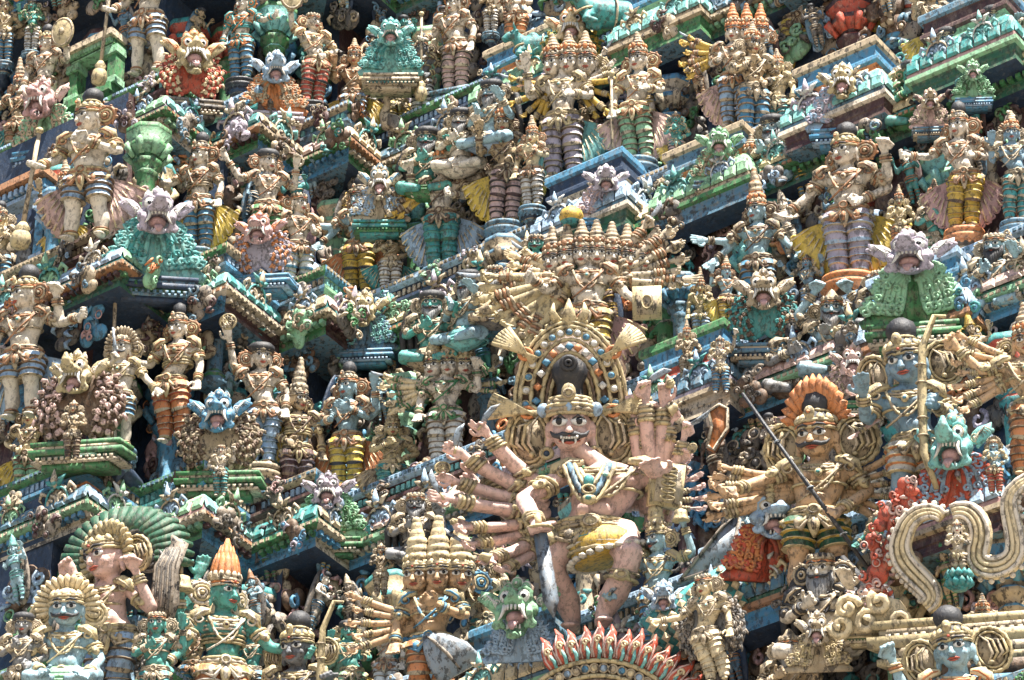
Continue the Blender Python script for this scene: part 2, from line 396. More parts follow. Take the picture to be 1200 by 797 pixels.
def hand_arr(kind):
    m=MB(); m.loft([(0,0,-.03),(0,0,.0),(0,-.004,.03),(0,-.004,.066)],[(.017,.017),(.02,.015),(.030,.014),(.032,.013)],10)
    cl={'open':.12,'relax':.5,'fist':1.35,'mudra':.3}[kind]
    for i,(x,L) in enumerate([(-.025,.050),(-.0085,.058),(.0085,.054),(.025,.042)]):
        c=cl*(1+.12*i) if kind!='mudra' else (1.5 if i<2 else .15)
        p=np.array([x,-.004,.062]); a=c*.6; pts=[p.copy()]
        for q,l in enumerate((.42,.32,.26)):
            p=p+np.array([x*.06/ .03*.2*.1,-math.sin(a)*L*l,math.cos(a)*L*l]); pts.append(p.copy()); a+=c*.9
        m.loft(pts,[.0092,.0086,.008,.006],6,ref=(1,0,0))
    a=cl; m.loft([(.024,-.004,.012),(.046,-.012,.03),(.050 if cl<1 else .03,-.024,.052),(.045 if cl<1 else .012,-.036,.066)],[.011,.0105,.009,.007],6,ref=(0,1,0))
    return remesh(m,.0052,1)
HEAD=head_arr(); HANDS={k:hand_arr(k) for k in('open','relax','fist','mudra')}
def frame(a,b,front=(0,-1,0)):
    """matrix whose z runs a->b at b, whose -y looks to front"""
    z=np.array(b,float)-np.array(a,float); z/=np.linalg.norm(z); y=-np.array(front,float); y=y-z*(y@z)
    if np.linalg.norm(y)<.05: y=np.array([0,0,1.0])-z*z[2]
    y/=np.linalg.norm(y); x=np.cross(y,z); M=np.eye(4); M[:3,0]=x;M[:3,1]=y;M[:3,2]=z;M[:3,3]=b; return M
POSE={'down':((.185,.0,.60),(.19,-.05,.47)),'waist':((.20,.0,.62),(.12,-.11,.60)),'raise':((.235,-.01,.66),(.235,-.07,.83)),
 'hip':((.23,.02,.62),(.11,-.05,.54)),'out':((.24,-.02,.66),(.37,-.08,.66)),'outup':((.25,-.01,.72),(.36,-.05,.86)),'chest':((.19,-.02,.62),(.06,-.12,.67)),
 'over':((.22,.0,.86),(.12,-.03,1.0)),'club':((.20,-.01,.62),(.235,-.09,.56)),'high':((.22,.0,.84),(.25,-.05,1.02)),'bless':((.20,-.02,.62),(.19,-.13,.74)),
 'fwd':((.20,-.08,.63),(.20,-.22,.62)),'back':((.20,.08,.66),(.26,.06,.82)),'lowout':((.22,.0,.62),(.31,-.04,.52))}
def arm_pts(side,p):
    if isinstance(p,str): e,w=POSE[p]; e=(e[0]*side,e[1],e[2]); w=(w[0]*side,w[1],w[2])
    else: e,w=p
    return np.array([side*.128,.0,.755]),np.array(e,float),np.array(w,float)
def body_mesh(o):
    key=('body',repr(sorted(o.items())))
    def mk():
        m=MB(); sw=o.get('sway',0)*.03; fat=o.get('fat',1.0); px=sw; cx=-sw*.6
        m.loft([(px,.0,.43),(px,.0,.48),(px*.6,.0,.555),(0,.0,.62),(cx,0,.69),(cx,.0,.745),(cx*.8,.005,.775),(cx*.5,.01,.80)],
               [(.075,.06),(.104,.072),(.072*fat,.056*fat),(.090*fat,.064),(.118,.070),(.128,.056),(.08,.045),(.036,.034)],16)
        m.ell((px*.6,-.035,.555),(.062*fat,.048*fat,.055*fat),12,8)
        for s in(-1,1): m.ell((cx+s*.052,-.048,.695),(.046,.034,.038),10,8); m.ell((cx+s*.128,0,.748),(.038,.038,.036),8,6)
        m.loft([(cx*.5,.01,.785),(hx(o),.004,.86+o.get('hz',0))],[(.04,.038),(.034,.034)],12)
        if not o.get('seat'):
            for s in (-1,1):
                st=o.get('stance',.0); k=o.get('leg%+d'%s)
                pts=k if k else [(px+s*.058,.0,.46),(px*.5+s*(.064+st*.5),-.02,.27),(px*.2+s*(.064+st*.5),-.005,.235),(s*(.062+st),.01,.14),(s*(.062+st),.0,.045)]
                m.loft(pts,[(.074,.072),(.05,.05),(.044,.044),(.047,.05),(.027,.03)],12)
                f=np.array(pts[-1]); m.loft([f+(0,.025,-.02),f+(s*.004,-.02,-.02),f+(s*.012,-.06,-.03),f+(s*.016,-.085,-.035)],[(.026,.026),(.03,.024),(.033,.016),(.026,.009)],8,ref=(0,0,1))
        else:
            for s in (-1,1): m.loft([(s*.05,.0,.46),(s*.2,-.08,.44),(s*.19,-.14,.43),(s*.03,-.17,.40)],[(.075,.07),(.06,.055),(.05,.05),(.035,.03)],10)
        ends=[]
        for a in o.get('arms',()):
            sd,p=a[0],a[1]; S,E,W=arm_pts(sd,p); S=S+np.array([cx,0,0])
            d=(W-E)/np.linalg.norm(W-E)
            m.loft([S,(S*.45+E*.55)+(0,0,0),E,E*.9+W*.1,(E*.5+W*.5),W],[(.040,.040),(.039,.038),(.031,.031),(.032,.032),(.031,.030),(.021,.019)],10,ref=(0,1,.1))
            ends.append((E,W,a[2] if len(a)>2 else 'relax'))
        r=remesh(m,o.get('vox',.0135),2)
        for E,W,k in ends:
            T=frame(E,W+(W-E)/np.linalg.norm(W-E)*.018); 
            if W[0]<0: T[:3,0]*=-1
            hs=1.15; T[:3,:3]*=hs; r.merge(HANDS[k],T)
        for T in head_Ts(o): r.merge(HEAD,T)
        return r.mesh('body',['cream'])
    return cached(key,mk)
def hx(o): return o.get('hx',-o.get('sway',0)*.01)
def head_Ts(o):
    n=o.get('heads',1); out=[]; hs=o.get('hs',1.0)*.92*(.92 if n>1 else 1)
    order=sorted(range(n),key=lambda i:-abs(i-o.get('main',(n-1)/2)))
    for i in order:
        k=i-o.get('main',(n-1)/2); sp=o.get('hsp',.118)/.95 if n>5 else .118
        T=nT(T4((hx(o)+k*sp*(.95 if n<6 else 1),abs(k)*.02,.90+o.get('hz',0)-abs(k)*(.006 if n<6 else .012)+(hs-1)*.09),rz=R(o.get('hy',0))+k*R(16 if n<6 else 9),rx=R(o.get('hp',6)),ry=R(o.get('hr',0)),s=(hs*o.get('hxs',1),hs*o.get('hxs',1),hs))); out.append(T)
    return out
# face paint: eyes, brows, lips, moustache -- small real pieces that sit on the head
def eye_mesh():
    m=MB(); m.ell((0,0,0),(.019,.008,.0105),10,6,0); m.ell((.0,-.0055,.0005),(.0085,.005,.009),8,5,1); return m.mesh('eye',['eyewhite','pupil'])
def face_mesh(k):
    m=MB()
    for s in(-1,1):
        m.loft([(s*.008,-.0785,.040),(s*.026,-.076,.052),(s*.046,-.063,.049),(s*.058,-.044,.038)],[.0032,.0055,.005,.002],5,0)
        m.loft([(s*.011,-.079,.020),(s*.028,-.0815,.0335),(s*.050,-.067,.022)],[.0025,.004,.003],5,0)
    m.loft([(-.024,-.071,-.047),(-.012,-.079,-.0435),(0,-.082,-.0455),(.012,-.079,-.0435),(.024,-.071,-.047)],[.002,.005,.0045,.005,.002],6,1)
    m.loft([(-.018,-.073,-.052),(0,-.080,-.055),(.018,-.073,-.052)],[.002,.0055,.002],6,1)
    if 'm' in k:
        for s in(-1,1): m.loft([(0,-.091,-.036),(s*.018,-.088,-.035),(s*.036,-.078,-.040),(s*.052,-.066,-.034),(s*.062,-.056,-.018)],[(.004,.006),(.006,.011),(.006,.011),(.005,.008),(.003,.003)],6,0,ref=(0,0,1))
    if 't' in k: m.ico((0,-.079,.058),.007,1)
    if 'f' in k:
        for s in(-1,1): m.loft([(s*.019,-.083,-.046),(s*.021,-.088,-.062),(s*.017,-.088,-.070)],[.005,.0035,.001],5,2)
        for q in range(-1,2): m.box((q*.009,-.083,-.050),(.0035,.002,.003),2)
    return m.mesh('face_paint',['hair','lip','tooth'])
def beard_mesh(long=1):
    m=MB(); 
    for i in range(11):
        a=(i-5)/5; x=a*.060; y=-.075+abs(a)**2*.055; z=-.055+abs(a)*.050
        L=(.11+.05*(1-abs(a)))*long
        m.loft([(x,y,z),(x*1.12,y-.022+abs(a)*.01,z-L*.4),(x*.85,y-.018,z-L*.75),(x*.5,y-.004,z-L)],[.011,.014,.012,.004],6)
    return m.mesh('beard',['beard'])
def crown(kind):
    m=MB(); # base at head local z~.045, radius ~.07. mats: 0 gold 1 accent 2 dark
    def petals(r,z,n,h,w,mi=0,tilt=.15,d=.012):
        for i in range(n):
            a=2*math.pi*i/n; T=nT(T4((math.sin(a)*r,-math.cos(a)*r+.005,z),rz=a,rx=-tilt)); 
            m.loft([(0,0,0),(0,-.003,h*.35),(0,0,h*.75),(0,.004,h)],[(w*.6,d*.6),(w,d),(w*.7,d*.7),(w*.1,d*.2)],6,mi,ref=(0,1,0),T=T)
    m.torus((0,.004,.040),(.071,.077),.009,20,5,0); m.torus((0,.004,.054),(.071,.077),.007,24,5,1,bead=.25)
    m.torus((0,.004,.070),(.069,.074),.009,20,5,0)
    if kind!='hat': petals(.070,.062,12,.045,.017,0)
    if kind in('kirita','kirita2','tall'):
        k={'kirita':1.0,'kirita2':.75,'tall':1.35}[kind]; P=[(.068,.06)]; M=[]
        r0=.068
        for i in range(6):
            z=.07+i*.034*k; r=r0*(1-.09*i) if i<4 else r0*(.64-.12*(i-3)); P+=[(r*1.02,z),(r*1.10,z+.008*k),(r*1.02,z+.016*k),(r*.93,z+.026*k)]; M+=[0,0,0,1 if i%2 else 0]
        P+=[(.02,.07+6*.034*k),(.024,.08+6*.034*k),(.012,.095+6*.034*k),(.002,.10+6*.034*k)]; M=[0]+M; M+=[0]*(len(P)-1-len(M))
        m.lathe(P,18,(0,.008,0),M); petals(.066,.10,10,.04,.016,1,.05)
        m.ell((0,-.07,.115),(.018,.010,.026),8,6,1)
    if kind=='bun':
        T=nT(T4((0,.01,.05),rx=-.18))
        m.lathe([(.068,0),(.066,.03),(.050,.06),(.044,.075),(.052,.09),(.056,.115),(.048,.15),(.025,.172),(.003,.178)],18,mi=2,T=T,flute=.06,nf=9)
        m.torus((0,0,.068),.047,.008,16,5,0,T=T); m.ell((0,-.07,.105),(.02,.012,.03),8,6,0); m.ico((0,-.083,.105),.009,1)
    if kind=='hat':
        m.lathe([(.06,.03),(.088,.045),(.100,.07),(.098,.095),(.075,.118),(.03,.130),(.002,.132)],20,(0,.012,0),2,flute=.03,nf=14)
        m.torus((0,.006,.058),(.074,.082),.010,20,5,0,bead=.3)
    if kind=='feather':
        for r,z,n,h,mi in((.066,.07,13,.15,1),(.05,.09,9,.18,1),(.03,.11,6,.20,1)): petals(r,z,n,h,.022,mi,.10,.01)
        petals(.072,.075,14,.05,.016,0,.1)
    if kind=='halo':
        for i in range(19):
            a=R(-112+i*224/18); c,s=math.cos(a),math.sin(a)
            m.loft([(s*.07,.02,.03+c*.075),(s*.105,.012,.03+c*.115),(s*.14,.0,.03+c*.15),(s*.15,.004,.03+c*.165)],[.011,.015,.015,.004],6,0)
        m.torus((0,.02,.03),(.075,.08),.012,22,5,1,axis='y'); m.lathe([(.07,.05),(.066,.075),(.05,.10),(.02,.12),(.002,.125)],14,(0,.01,0),0)
    if kind=='hairdo':
        m.lathe([(.07,.02),(.074,.06),(.062,.095),(.03,.112),(.002,.115)],16,(0,.012,0),2,flute=.03,nf=12)
        m.ell((.0,.075,.05),(.05,.05,.05),10,8,2)
    if kind=='cap':
        m.lathe([(.07,.04),(.066,.075),(.05,.10),(.03,.13),(.02,.15),(.002,.165)],16,(0,.01,0),0,flute=.04,nf=8)
    return m.mesh('crown',['gold','orange','hair'])
def ear_mesh():
    m=MB(); 
    m.torus((0,0,0),.050,.010,20,5,0,axis='y',bead=.2); m.torus((0,-.004,0),.034,.008,16,5,1,axis='y'); m.torus((0,-.008,0),.019,.007,12,5,0,axis='y'); m.ico((0,-.012,0),.012,1)
    m.prism([(math.cos(a)*.05,math.sin(a)*.05) for a in np.linspace(0,2*math.pi,16,endpoint=False)],.002,.012,0)
    for i in range(7): 
        a=R(-60+i*40); m.ico((math.cos(a)*.060,0,math.sin(a)*.060),.009,0)
    return m.mesh('ear_disc',['gold','tan'])
def necklace_mesh(o):
    cx=-o.get('sway',0)*.018; fat=o.get('fat',1)
    def mk():
        m=MB()
        T=nT(T4((0,-.008,.772),rx=.42)); m.torus((0,0,0),(.068,.052),.011,20,5,0,T=T); m.torus((0,-.012,-.012),(.088,.064),.011,24,5,1,T=T,bead=.3); m.torus((0,-.018,-.026),(.106,.068),.007,22,5,0,T=T)
        m.ell((0,-.088,.700),(.018,.014,.024),8,6,0); m.ico((0,-.102,.700),.010,2)
        P=[(a*.085,-.090+abs(a)**2*.035-.004,.60+abs(a)**2.2*.155) for a in np.linspace(-1,1,17)]
        m.loft(P,[.011 if i%2 else .0065 for i in range(17)],6,[i//2%2 for i in range(16)])
        w=.106*max(1,fat*.95); m.torus((0,.0,.648),(w,.078),.008,22,5,0)
        P=[(.10-.19*q,-.055-.045*math.sin(math.pi*q),.75-.20*q-.03*math.sin(math.pi*q)) for q in np.linspace(0,1,10)]; m.loft(P,.0065,5,1)
        if o.get('vest'):
            for z in(.60,.62,.68,.70): m.torus((0,0,z),(.110,.080),.010,22,4,1 if z>.62 else 0)
        return m.mesh('necklace',['gold','tan','aqua'])
    return cached(('neck',fat,o.get('vest')),mk),Matrix.Translation((cx,0,0))
def belt_mesh(o):
    def mk():
        m=MB()
        for z,r,mi,bd in((.505,.013,0,0),(.487,.013,1,.3),(.468,.012,0,0),(.450,.011,1,.25)): m.torus((0,.0,z),(.110+(.505-z)*.2,.082),r,24,5,mi,bead=bd)
        m.ell((0,-.094,.485),(.034,.018,.038),10,6,0); m.torus((0,-.110,.485),.022,.006,12,4,1,axis='y')
        if not o.get('seat'):
            m.loft([(0,-.09,.46),(0,-.105,.41),(0,-.10,.37),(0,-.09,.33)],[(.020,.012),(.030,.014),(.022,.012),(.006,.006)],8,0); m.loft([(0,-.10,.45),(0,-.12,.41),(0,-.112,.37)],[(.008,.006),(.013,.008),(.008,.006)],6,1)
            for s in(-1,1):
                for q,(dz,dx) in enumerate(((.05,.10),(.085,.115))):
                    m.loft([(s*.01,-.098,.465),(s*dx*.5,-.100,.465-dz),(s*dx*.95,-.06,.455-dz*.5),(s*dx*1.05,-.02,.47)],[.011,.013,.011,.007],6,q)
                m.loft([(s*.115,-.03,.46),(s*.135,-.04,.44),(s*.118,-.045,.41),(s*.135,-.035,.39)],[(.02,.012),(.026,.014),(.018,.012),(.004,.004)],6,0)
                m.loft([(s*.06,-.075,.45),(s*.07,-.092,.43),(s*.07,-.092,.40),(s*.08,-.085,.385)],[(.014,.01),(.02,.012),(.016,.01),(.003,.004)],6,1)
        return m.mesh('belt',['gold','tan','aqua'])
    return cached(('belt',bool(o.get('seat'))),mk),Matrix.Translation((o.get('sway',0)*.03,0,0))
def small(k):
    def mk():
        m=MB()
        if k=='armlet':
            m.torus((0,0,-.02),.044,.009,14,5,0); m.torus((0,0,0),.043,.008,14,5,1,bead=.25); m.torus((0,0,.018),.042,.009,14,5,0); m.ell((0,-.048,.03),(.024,.012,.034),7,5,0)
            m.ico((0,-.06,.03),.010,1)
        if k=='wrist_bangle':
            for z in (0,.018,.036): m.torus((0,0,z),.030-z*.08,.009,12,5,0 if z!=.018 else 1)
        if k=='shoulder_leaf':
            m.loft([(-.04,.0,.03),(.0,-.012,.025),(.04,-.015,-.005),(.07,.0,-.06)],[(.018,.010),(.032,.016),(.034,.016),(.006,.006)],8,0,ref=(0,-1,.3)); m.loft([(-.03,-.014,.03),(.0,-.03,.02),(.035,-.03,-.01),(.06,-.012,-.045)],[.004,.008,.008,.003],5,1)
            m.torus((.02,-.022,-.03),.02,.007,10,4,1,axis='y')
        if k=='anklet': m.torus((0,0,0),.037,.011,14,5,0); m.torus((0,0,.02),.036,.008,14,4,1)
        return m.mesh(k,['gold','tan'])
    return cached(('small',k),mk)
def jewels(root,o,orn):
    me,T=necklace_mesh(o); obj('necklace',me,root,T,orn); me,T=belt_mesh(o); obj('belt',me,root,T,orn)
    cx=-o.get('sway',0)*.018
    for s in(-1,1):
        obj('shoulder_leaf',small('shoulder_leaf'),root,Matrix.Translation((cx+s*.115,-.035,.765))@Matrix.Diagonal((s,1,1,1)),orn[:2])
        if not o.get('seat') and not o.get('leg%+d'%s): obj('anklet',small('anklet'),root,Matrix.Translation((s*(.062+o.get('stance',0)),.002,.05)),orn[:2])
    for a in o.get('arms',()):
        S,E,W=arm_pts(a[0],a[1]); S=S+np.array([cx,0,0])
        obj('armlet',small('armlet'),root,Matrix(frame(S,S*.45+E*.55).tolist()),orn[:2]); obj('wrist_bangle',small('wrist_bangle'),root,Matrix(frame(E,E*.25+W*.75).tolist()),orn[:2])
def trouser_mesh(o):
    key=('tr',repr([o.get(k) for k in('sway','stance','leg+1','leg-1','short')]))
    def mk():
        m=MB(); px=o.get('sway',0)*.03
        for s in(-1,1):
            st=o.get('stance',0); k=o.get('leg%+d'%s)
            pts=k if k else [(px+s*.058,.0,.46),(px*.5+s*(.064+st*.5),-.02,.27),(px*.2+s*(.064+st*.5),-.005,.235),(s*(.062+st),.01,.14),(s*(.062+st),.0,.045)]
            rr=[(.086,.083),(.060,.060),(.056,.056),(.058,.060),(.038,.040)]
            L=np.concatenate([[0],np.cumsum(np.linalg.norm(np.diff(np.array(pts,float),axis=0),axis=1))]); end=L[-1]*(.42 if o.get('short') else 1.0)
            nb=4 if o.get('short') else 8; ss=[];mul=[];ms=[]
            for b in range(nb):
                a0=end*b/nb; d=end/nb
                for q,(f,mm) in enumerate(((0,.92),(.25,1.04),(.80,1.12),(.86,1.20),(.95,1.18))): ss.append(a0+d*f); mul.append(mm); ms.append([0,0,1,1,2][q])
            P=np.array([[np.interp(x,L,np.array(pts,float)[:,c]) for c in range(3)] for x in ss])
            P[:,1]+=0
            rad=[(np.interp(x,L,[r[0] for r in rr])*q,np.interp(x,L,[r[1] for r in rr])*q) for x,q in zip(ss,mul)]
            m.loft(P,rad,14,ms[:-1])
        m.loft([(px,0,.42),(px,0,.47),(px,0,.50)],[(.10,.078),(.116,.084),(.104,.075)],16,0)
        return m.mesh('trousers',['midblue','tan','brown'])
    return cached(key,mk)
def sash_mesh(v=0):
    """pleated cloth fan standing out beside the legs"""
    def mk():
        m=MB(); n=15;q=7; V=[];
        for lay in (0,1):
            for i in range(n):
                a=R(8+i*4.6); pl=(.010 if i%2 else -.010)
                for j in range(q):
                    f=j/(q-1); r=.02+f*(.42+.025*math.sin(i*1.57)); 
                    V.append((math.sin(a)*r*(.75+.1*math.sin(f*5)),.02+pl*f+.018*lay+.015*math.sin(f*6),-math.cos(a)*r))
        Fc=[]
        for i in range(n-1):
            for j in range(q-1):
                a,b,c,d=i*q+j,(i+1)*q+j,(i+1)*q+j+1,i*q+j+1; Fc.append((a,b,c,d)); k=n*q; Fc.append((a+k,d+k,c+k,b+k))
            a,b=i*q+q-1,(i+1)*q+q-1; Fc.append((a,b,b+n*q,a+n*q))
        m.add(V,Fc,0)
        for i in range(1,n-1,2):
            a=R(8+i*4.6); r=.42; m.loft([(math.sin(a)*r*.45,.008,-math.cos(a)*r*.5),(math.sin(a)*r*.75,.006,-math.cos(a)*r*1.0)],[.004,.007],5,1)
        for i in range(0,n,2):
            a=R(8+i*4.6); r=.43; m.torus((math.sin(a)*r*(.75+.1*math.sin(5)),.03,-math.cos(a)*r),.018,.010,8,4,0,axis='y')
        return m.mesh('sash',['yellow','goldcream'])
    return cached(('sash',v),mk)
def ped_mesh(kind):
    def mk():
        m=MB()
        if kind=='lotus':
            m.lathe([(.155,.0),(.16,-.012),(.16,-.03),(.145,-.038),(.15,-.05),(.168,-.062),(.165,-.085),(.13,-.12),(.095,-.15),(.10,-.165),(.07,-.19),(.03,-.25),(.005,-.28)],24,mi=[0,0,0,1,0,0,0,2,1,0,2,2],sc=(1,1))
            for i in range(16):
                a=2*math.pi*i/16; T=nT(T4((math.sin(a)*.135,-math.cos(a)*.135,-.115),rz=a,rx=-.5)); m.ell((0,0,0),(.020,.012,.034),6,5,0,T=T)
            m.loft([(0,.06,-.10),(0,.5,-.16)],[(.06,.06),(.08,.08)],8,2)
        else:
            for z,h,w in((-.02,.02,.19),(-.055,.016,.17),(-.09,.02,.185),(-.135,.025,.15)): m.box((0,.03,z),(w,w*.85,h),0 if w>.16 else 1)
            m.box((0,.3,-.09),(.13,.3,.07),2)
        return m.mesh('pedestal',['bluegrey','tan','navy'])
    return cached(('ped',kind),mk)
def slab_mesh(seed):
    """rough lump of plaster behind a statue"""
    def mk():
        r=random.Random(seed); m=MB()
        for i in range(6): m.ell((r.uniform(-.13,.13),.06+r.uniform(0,.05),.15+.14*i),(r.uniform(.11,.19),.07,r.uniform(.1,.15)),10,8)
        q=remesh(m,.03,1); V=np.vstack(q.V); 
        ph=[r.uniform(0,6) for _ in range(3)]
        V[:,1]+=.012*np.sin(V[:,0]*60+ph[0])*np.sin(V[:,2]*45+ph[1]); q.V=[V]
        return q.mesh('backing',['stone'])
    return cached(('slab',seed),mk)
def arm_unit(kind='fist',bang=True):
    """single spare arm along +z, length 1, palm to -y; mats skin / gold"""
    def mk():
        m=MB(); m.loft([(0,0,-.05),(0,0,.2),(.01,0,.46),(.012,0,.5),(.012,0,.62),(.0,-.01,.80)],[.095,.09,.07,.072,.072,.048],12)
        r=remesh(m,.022,1); T=np.eye(4); T[:3,:3]*=2.0; T[:3,3]=(0,-.01,.84); r.merge(HANDS[kind],T); return r.mesh('arm',['cream'])
    def mb():
        m=MB()
        for z,rr,mi in((.24,.098,0),(.29,.094,1),(.66,.07,0),(.70,.067,1),(.74,.063,0),(.775,.06,1)): m.torus((.004,-.003,z),rr,.02,14,5,mi)
        m.ell((0,-.10,.26),(.04,.025,.06),7,5,0)
        return m.mesh('bangle',['gold','tan'])
    return cached(('armu',kind),mk),cached('armb',mb)
def weapon(kind):
    def mk():
        m=MB()
        if kind=='club': m.loft([(0,0,-.55),(0,0,-.1),(0,0,.25)],[.016,.013,.014],8,1); m.lathe([(.012,-.62),(.05,-.6),(.06,-.55),(.05,-.5),(.035,-.48),(.045,-.46),(.02,-.42)],12,mi=0); m.ell((0,0,.26),.025,8,6,0)
        if kind=='staff': m.loft([(0,0,-.65),(0,0,.35)],[.012,.012],8,1); m.ell((0,0,.36),.028,8,6,0)
        if kind=='disc': m.torus((0,0,.09),.06,.011,18,5,0,axis='y'); m.torus((0,-.01,.09),.035,.008,14,5,1,axis='y'); m.ell((0,0,.09),(.055,.012,.055),14,6,1); [m.loft([(0,-.012,.09),(.05*math.cos(a),-.012,.09+.05*math.sin(a))],[.006,.005],5,0) for a in np.linspace(0,2*math.pi,8,endpoint=False)]
        if kind=='shield': m.ell((0,-.02,.02),(.12,.03,.16),18,8,0); m.torus((0,-.03,.02),(.105,.14),.012,20,5,1,axis='y'); m.ell((0,-.05,.02),(.03,.02,.04),8,6,1)
        if kind=='square': m.box((0,-.02,0),(.085,.014,.12),0); m.box((0,-.036,0),(.06,.006,.09),1); m.torus((0,-.042,0),(.03,.05),.008,12,4,0,axis='y')
        if kind=='sword': m.loft([(0,0,-.02),(0,0,-.34),(0,0,-.42)],[(.022,.006),(.026,.006),(.003,.002)],4,2); m.torus((0,0,.0),.04,.008,14,5,0); m.loft([(0,0,0),(0,0,.07)],[.011,.011],8,0)
        if kind=='knife': m.loft([(0,0,.02),(.01,0,.12),(.0,0,.22),(-.03,0,.28)],[(.016,.005),(.03,.006),(.028,.006),(.003,.002)],6,2); m.loft([(0,0,-.05),(0,0,.03)],[.011,.011],8,0)
        if kind=='flute': m.loft([(0,0,-.02),(0,0,.14),(0,0,.26)],[.018,.013,.010],8,2)
        if kind=='lotus':
            for i in range(8):
                a=2*math.pi*i/8; m.loft([(0,0,.02),(math.sin(a)*.03,math.cos(a)*.03,.06),(math.sin(a)*.02,math.cos(a)*.02,.10)],[.008,.018,.003],6,0)
            m.ell((0,0,.05),(.02,.02,.03),8,6,1)
        if kind=='bell': m.lathe([(.005,.07),(.02,.06),(.045,.05),(.05,.02),(.056,-.01),(.07,-.03),(.066,-.035)],16,mi=0); m.loft([(0,0,.06),(0,0,.12)],[.01,.01],6,1)
        if kind=='bow': m.loft([(.02,0,-.5),(-.03,0,-.3),(-.03,0,0),(-.02,0,.3),(.04,0,.48),(.09,0,.47)],[.012,.018,.022,.018,.013,.012],8,0); [m.torus((-.03,0,z),.024,.006,10,4,1) for z in(-.2,-.1,.1,.2)]
        return m.mesh(kind,['gold','tan','steel'])
    return cached(('wp',kind),mk)
EYE=eye_mesh(); FACE={k:face_mesh(k) for k in('','m','mf','t','mt')}; BEARD={1:beard_mesh(1),2:beard_mesh(1.6)}
CR={}; EAR=ear_mesh()
HATM=Matrix.Translation((0,0,0))
def F(label,u,v,h,t,skin='cream',cloth='midblue',yaw=-15,o=None,out=.42,crn='kirita',ccol=('tan','orange','hair'),orn=('tan','buff','aqua'),trim=('tan','brown'),
      wd=1.03,sash=None,ped='lotus',pedc=('bluegrey','tan','navy'),face='t',hold=(),fans=(),roll=0,tilt=16,group=None,cat='statue',name='deity_statue',ears=True,es=1.2,slab=None,beard=None,M=None,mus='hair',eyes=True):
    """u,v = where the feet stand in the photograph's own frame, resolved to a point on tier t's surface; h = height there"""
    o=dict(o or {}); o.setdefault('arms',((-1,'waist','relax'),(1,'bless','open')))
    p=surf(t,u,v,out); h*=1.14 if (h>80 and h<160) else 1; s=h/(pxm(p)*math.cos(R(36-tilt)))
    if M is None: M=T4(p,rz=TH)@T4((0,0,0),rx=R(tilt))@T4((0,0,0),ry=R(roll))@T4((0,0,0),rz=R(yaw),s=(s*wd,s*wd,s))
    root=thing(name,label,cat,M,group)
    obj('body',body_mesh(o),root,mats=[skin])
    for i,Th in enumerate(head_Ts(o)):
        Tm=Matrix(Th.tolist())
        if eyes:
            for sd in(-1,1): obj('eye',EYE,root,Tm@T4((sd*.030,-.0675,.013),rz=sd*.30,s=es))
        tag(obj('face_paint',FACE[face],root,Tm,[mus,'lip','tooth']),kind='stuff')
        if crn:
            if crn not in CR: CR[crn]=crown(crn)
            obj('crown',CR[crn],root,Tm,ccol)
        if beard: obj('beard',BEARD[beard[0]],root,Tm,[beard[1]])
        if ears and (o.get('heads',1)==1 or i==0):
            for sd in(-1,1): obj('ear_disc',EAR,root,Tm@T4((sd*.112,.025,-.01),rz=sd*.35,s=1.15),[orn[1],orn[0]])
    jewels(root,o,orn)
    if cloth and not o.get('seat'): obj('trousers',trouser_mesh(o),root,mats=[cloth,trim[0],trim[1]])
    if sash:
        for sd in(-1,1):
            obj('sash',sash_mesh(),root,T4((sd*.05,.03,.50),s=(sd*1.0,1,1.05)),[sash,'goldcream' if sash!='goldcream' else 'tan'])
    if ped: obj('pedestal',ped_mesh(ped),root,T4((0,0,0)),pedc)
    if slab is not None: obj('backing',slab_mesh(slab%4),root,mats=['stone' if slab<4 else 'plaster'])
    arms=o['arms']
    for (ai,kind,rot) in hold:
        S,E,W=arm_pts(arms[ai][0],arms[ai][1]); H=W+(W-E)/np.linalg.norm(W-E)*.07
        obj(kind,weapon(kind),root,T4((H[0],H[1]-.02,H[2]),ry=R(rot)),['gold','tan','steel'])
    for f in fans:
        sd,n,a0,a1,L,fc=f[:6]; z0=f[6] if len(f)>6 else .74
        for i in range(n):
            a=a0+(a1-a0)*(i+.35*math.sin(i*5.1+n))/max(1,n-1); L=f[4]*(1+.09*math.sin(i*3.7+a0)); k=['fist','open','mudra'][i%3]; am,bm=arm_unit(k)
            T=T4((sd*.10,.035+.012*(i%2),z0-.02*i/n),ry=R(a)*sd,s=(L*sd,L,L))
            ar=obj('arm',am,root,T,[fc]); tag(obj('bangle',bm,ar,mats=[orn[0],orn[1]]),kind='stuff')
            if i%4==0 and L>.2: obj(['knife','lotus','bell'][i//2%3],weapon(['knife','lotus','bell'][i//2%3]),ar,T4((0,-.06,.95),s=1.1),['tan','buff','steel'])
    return root
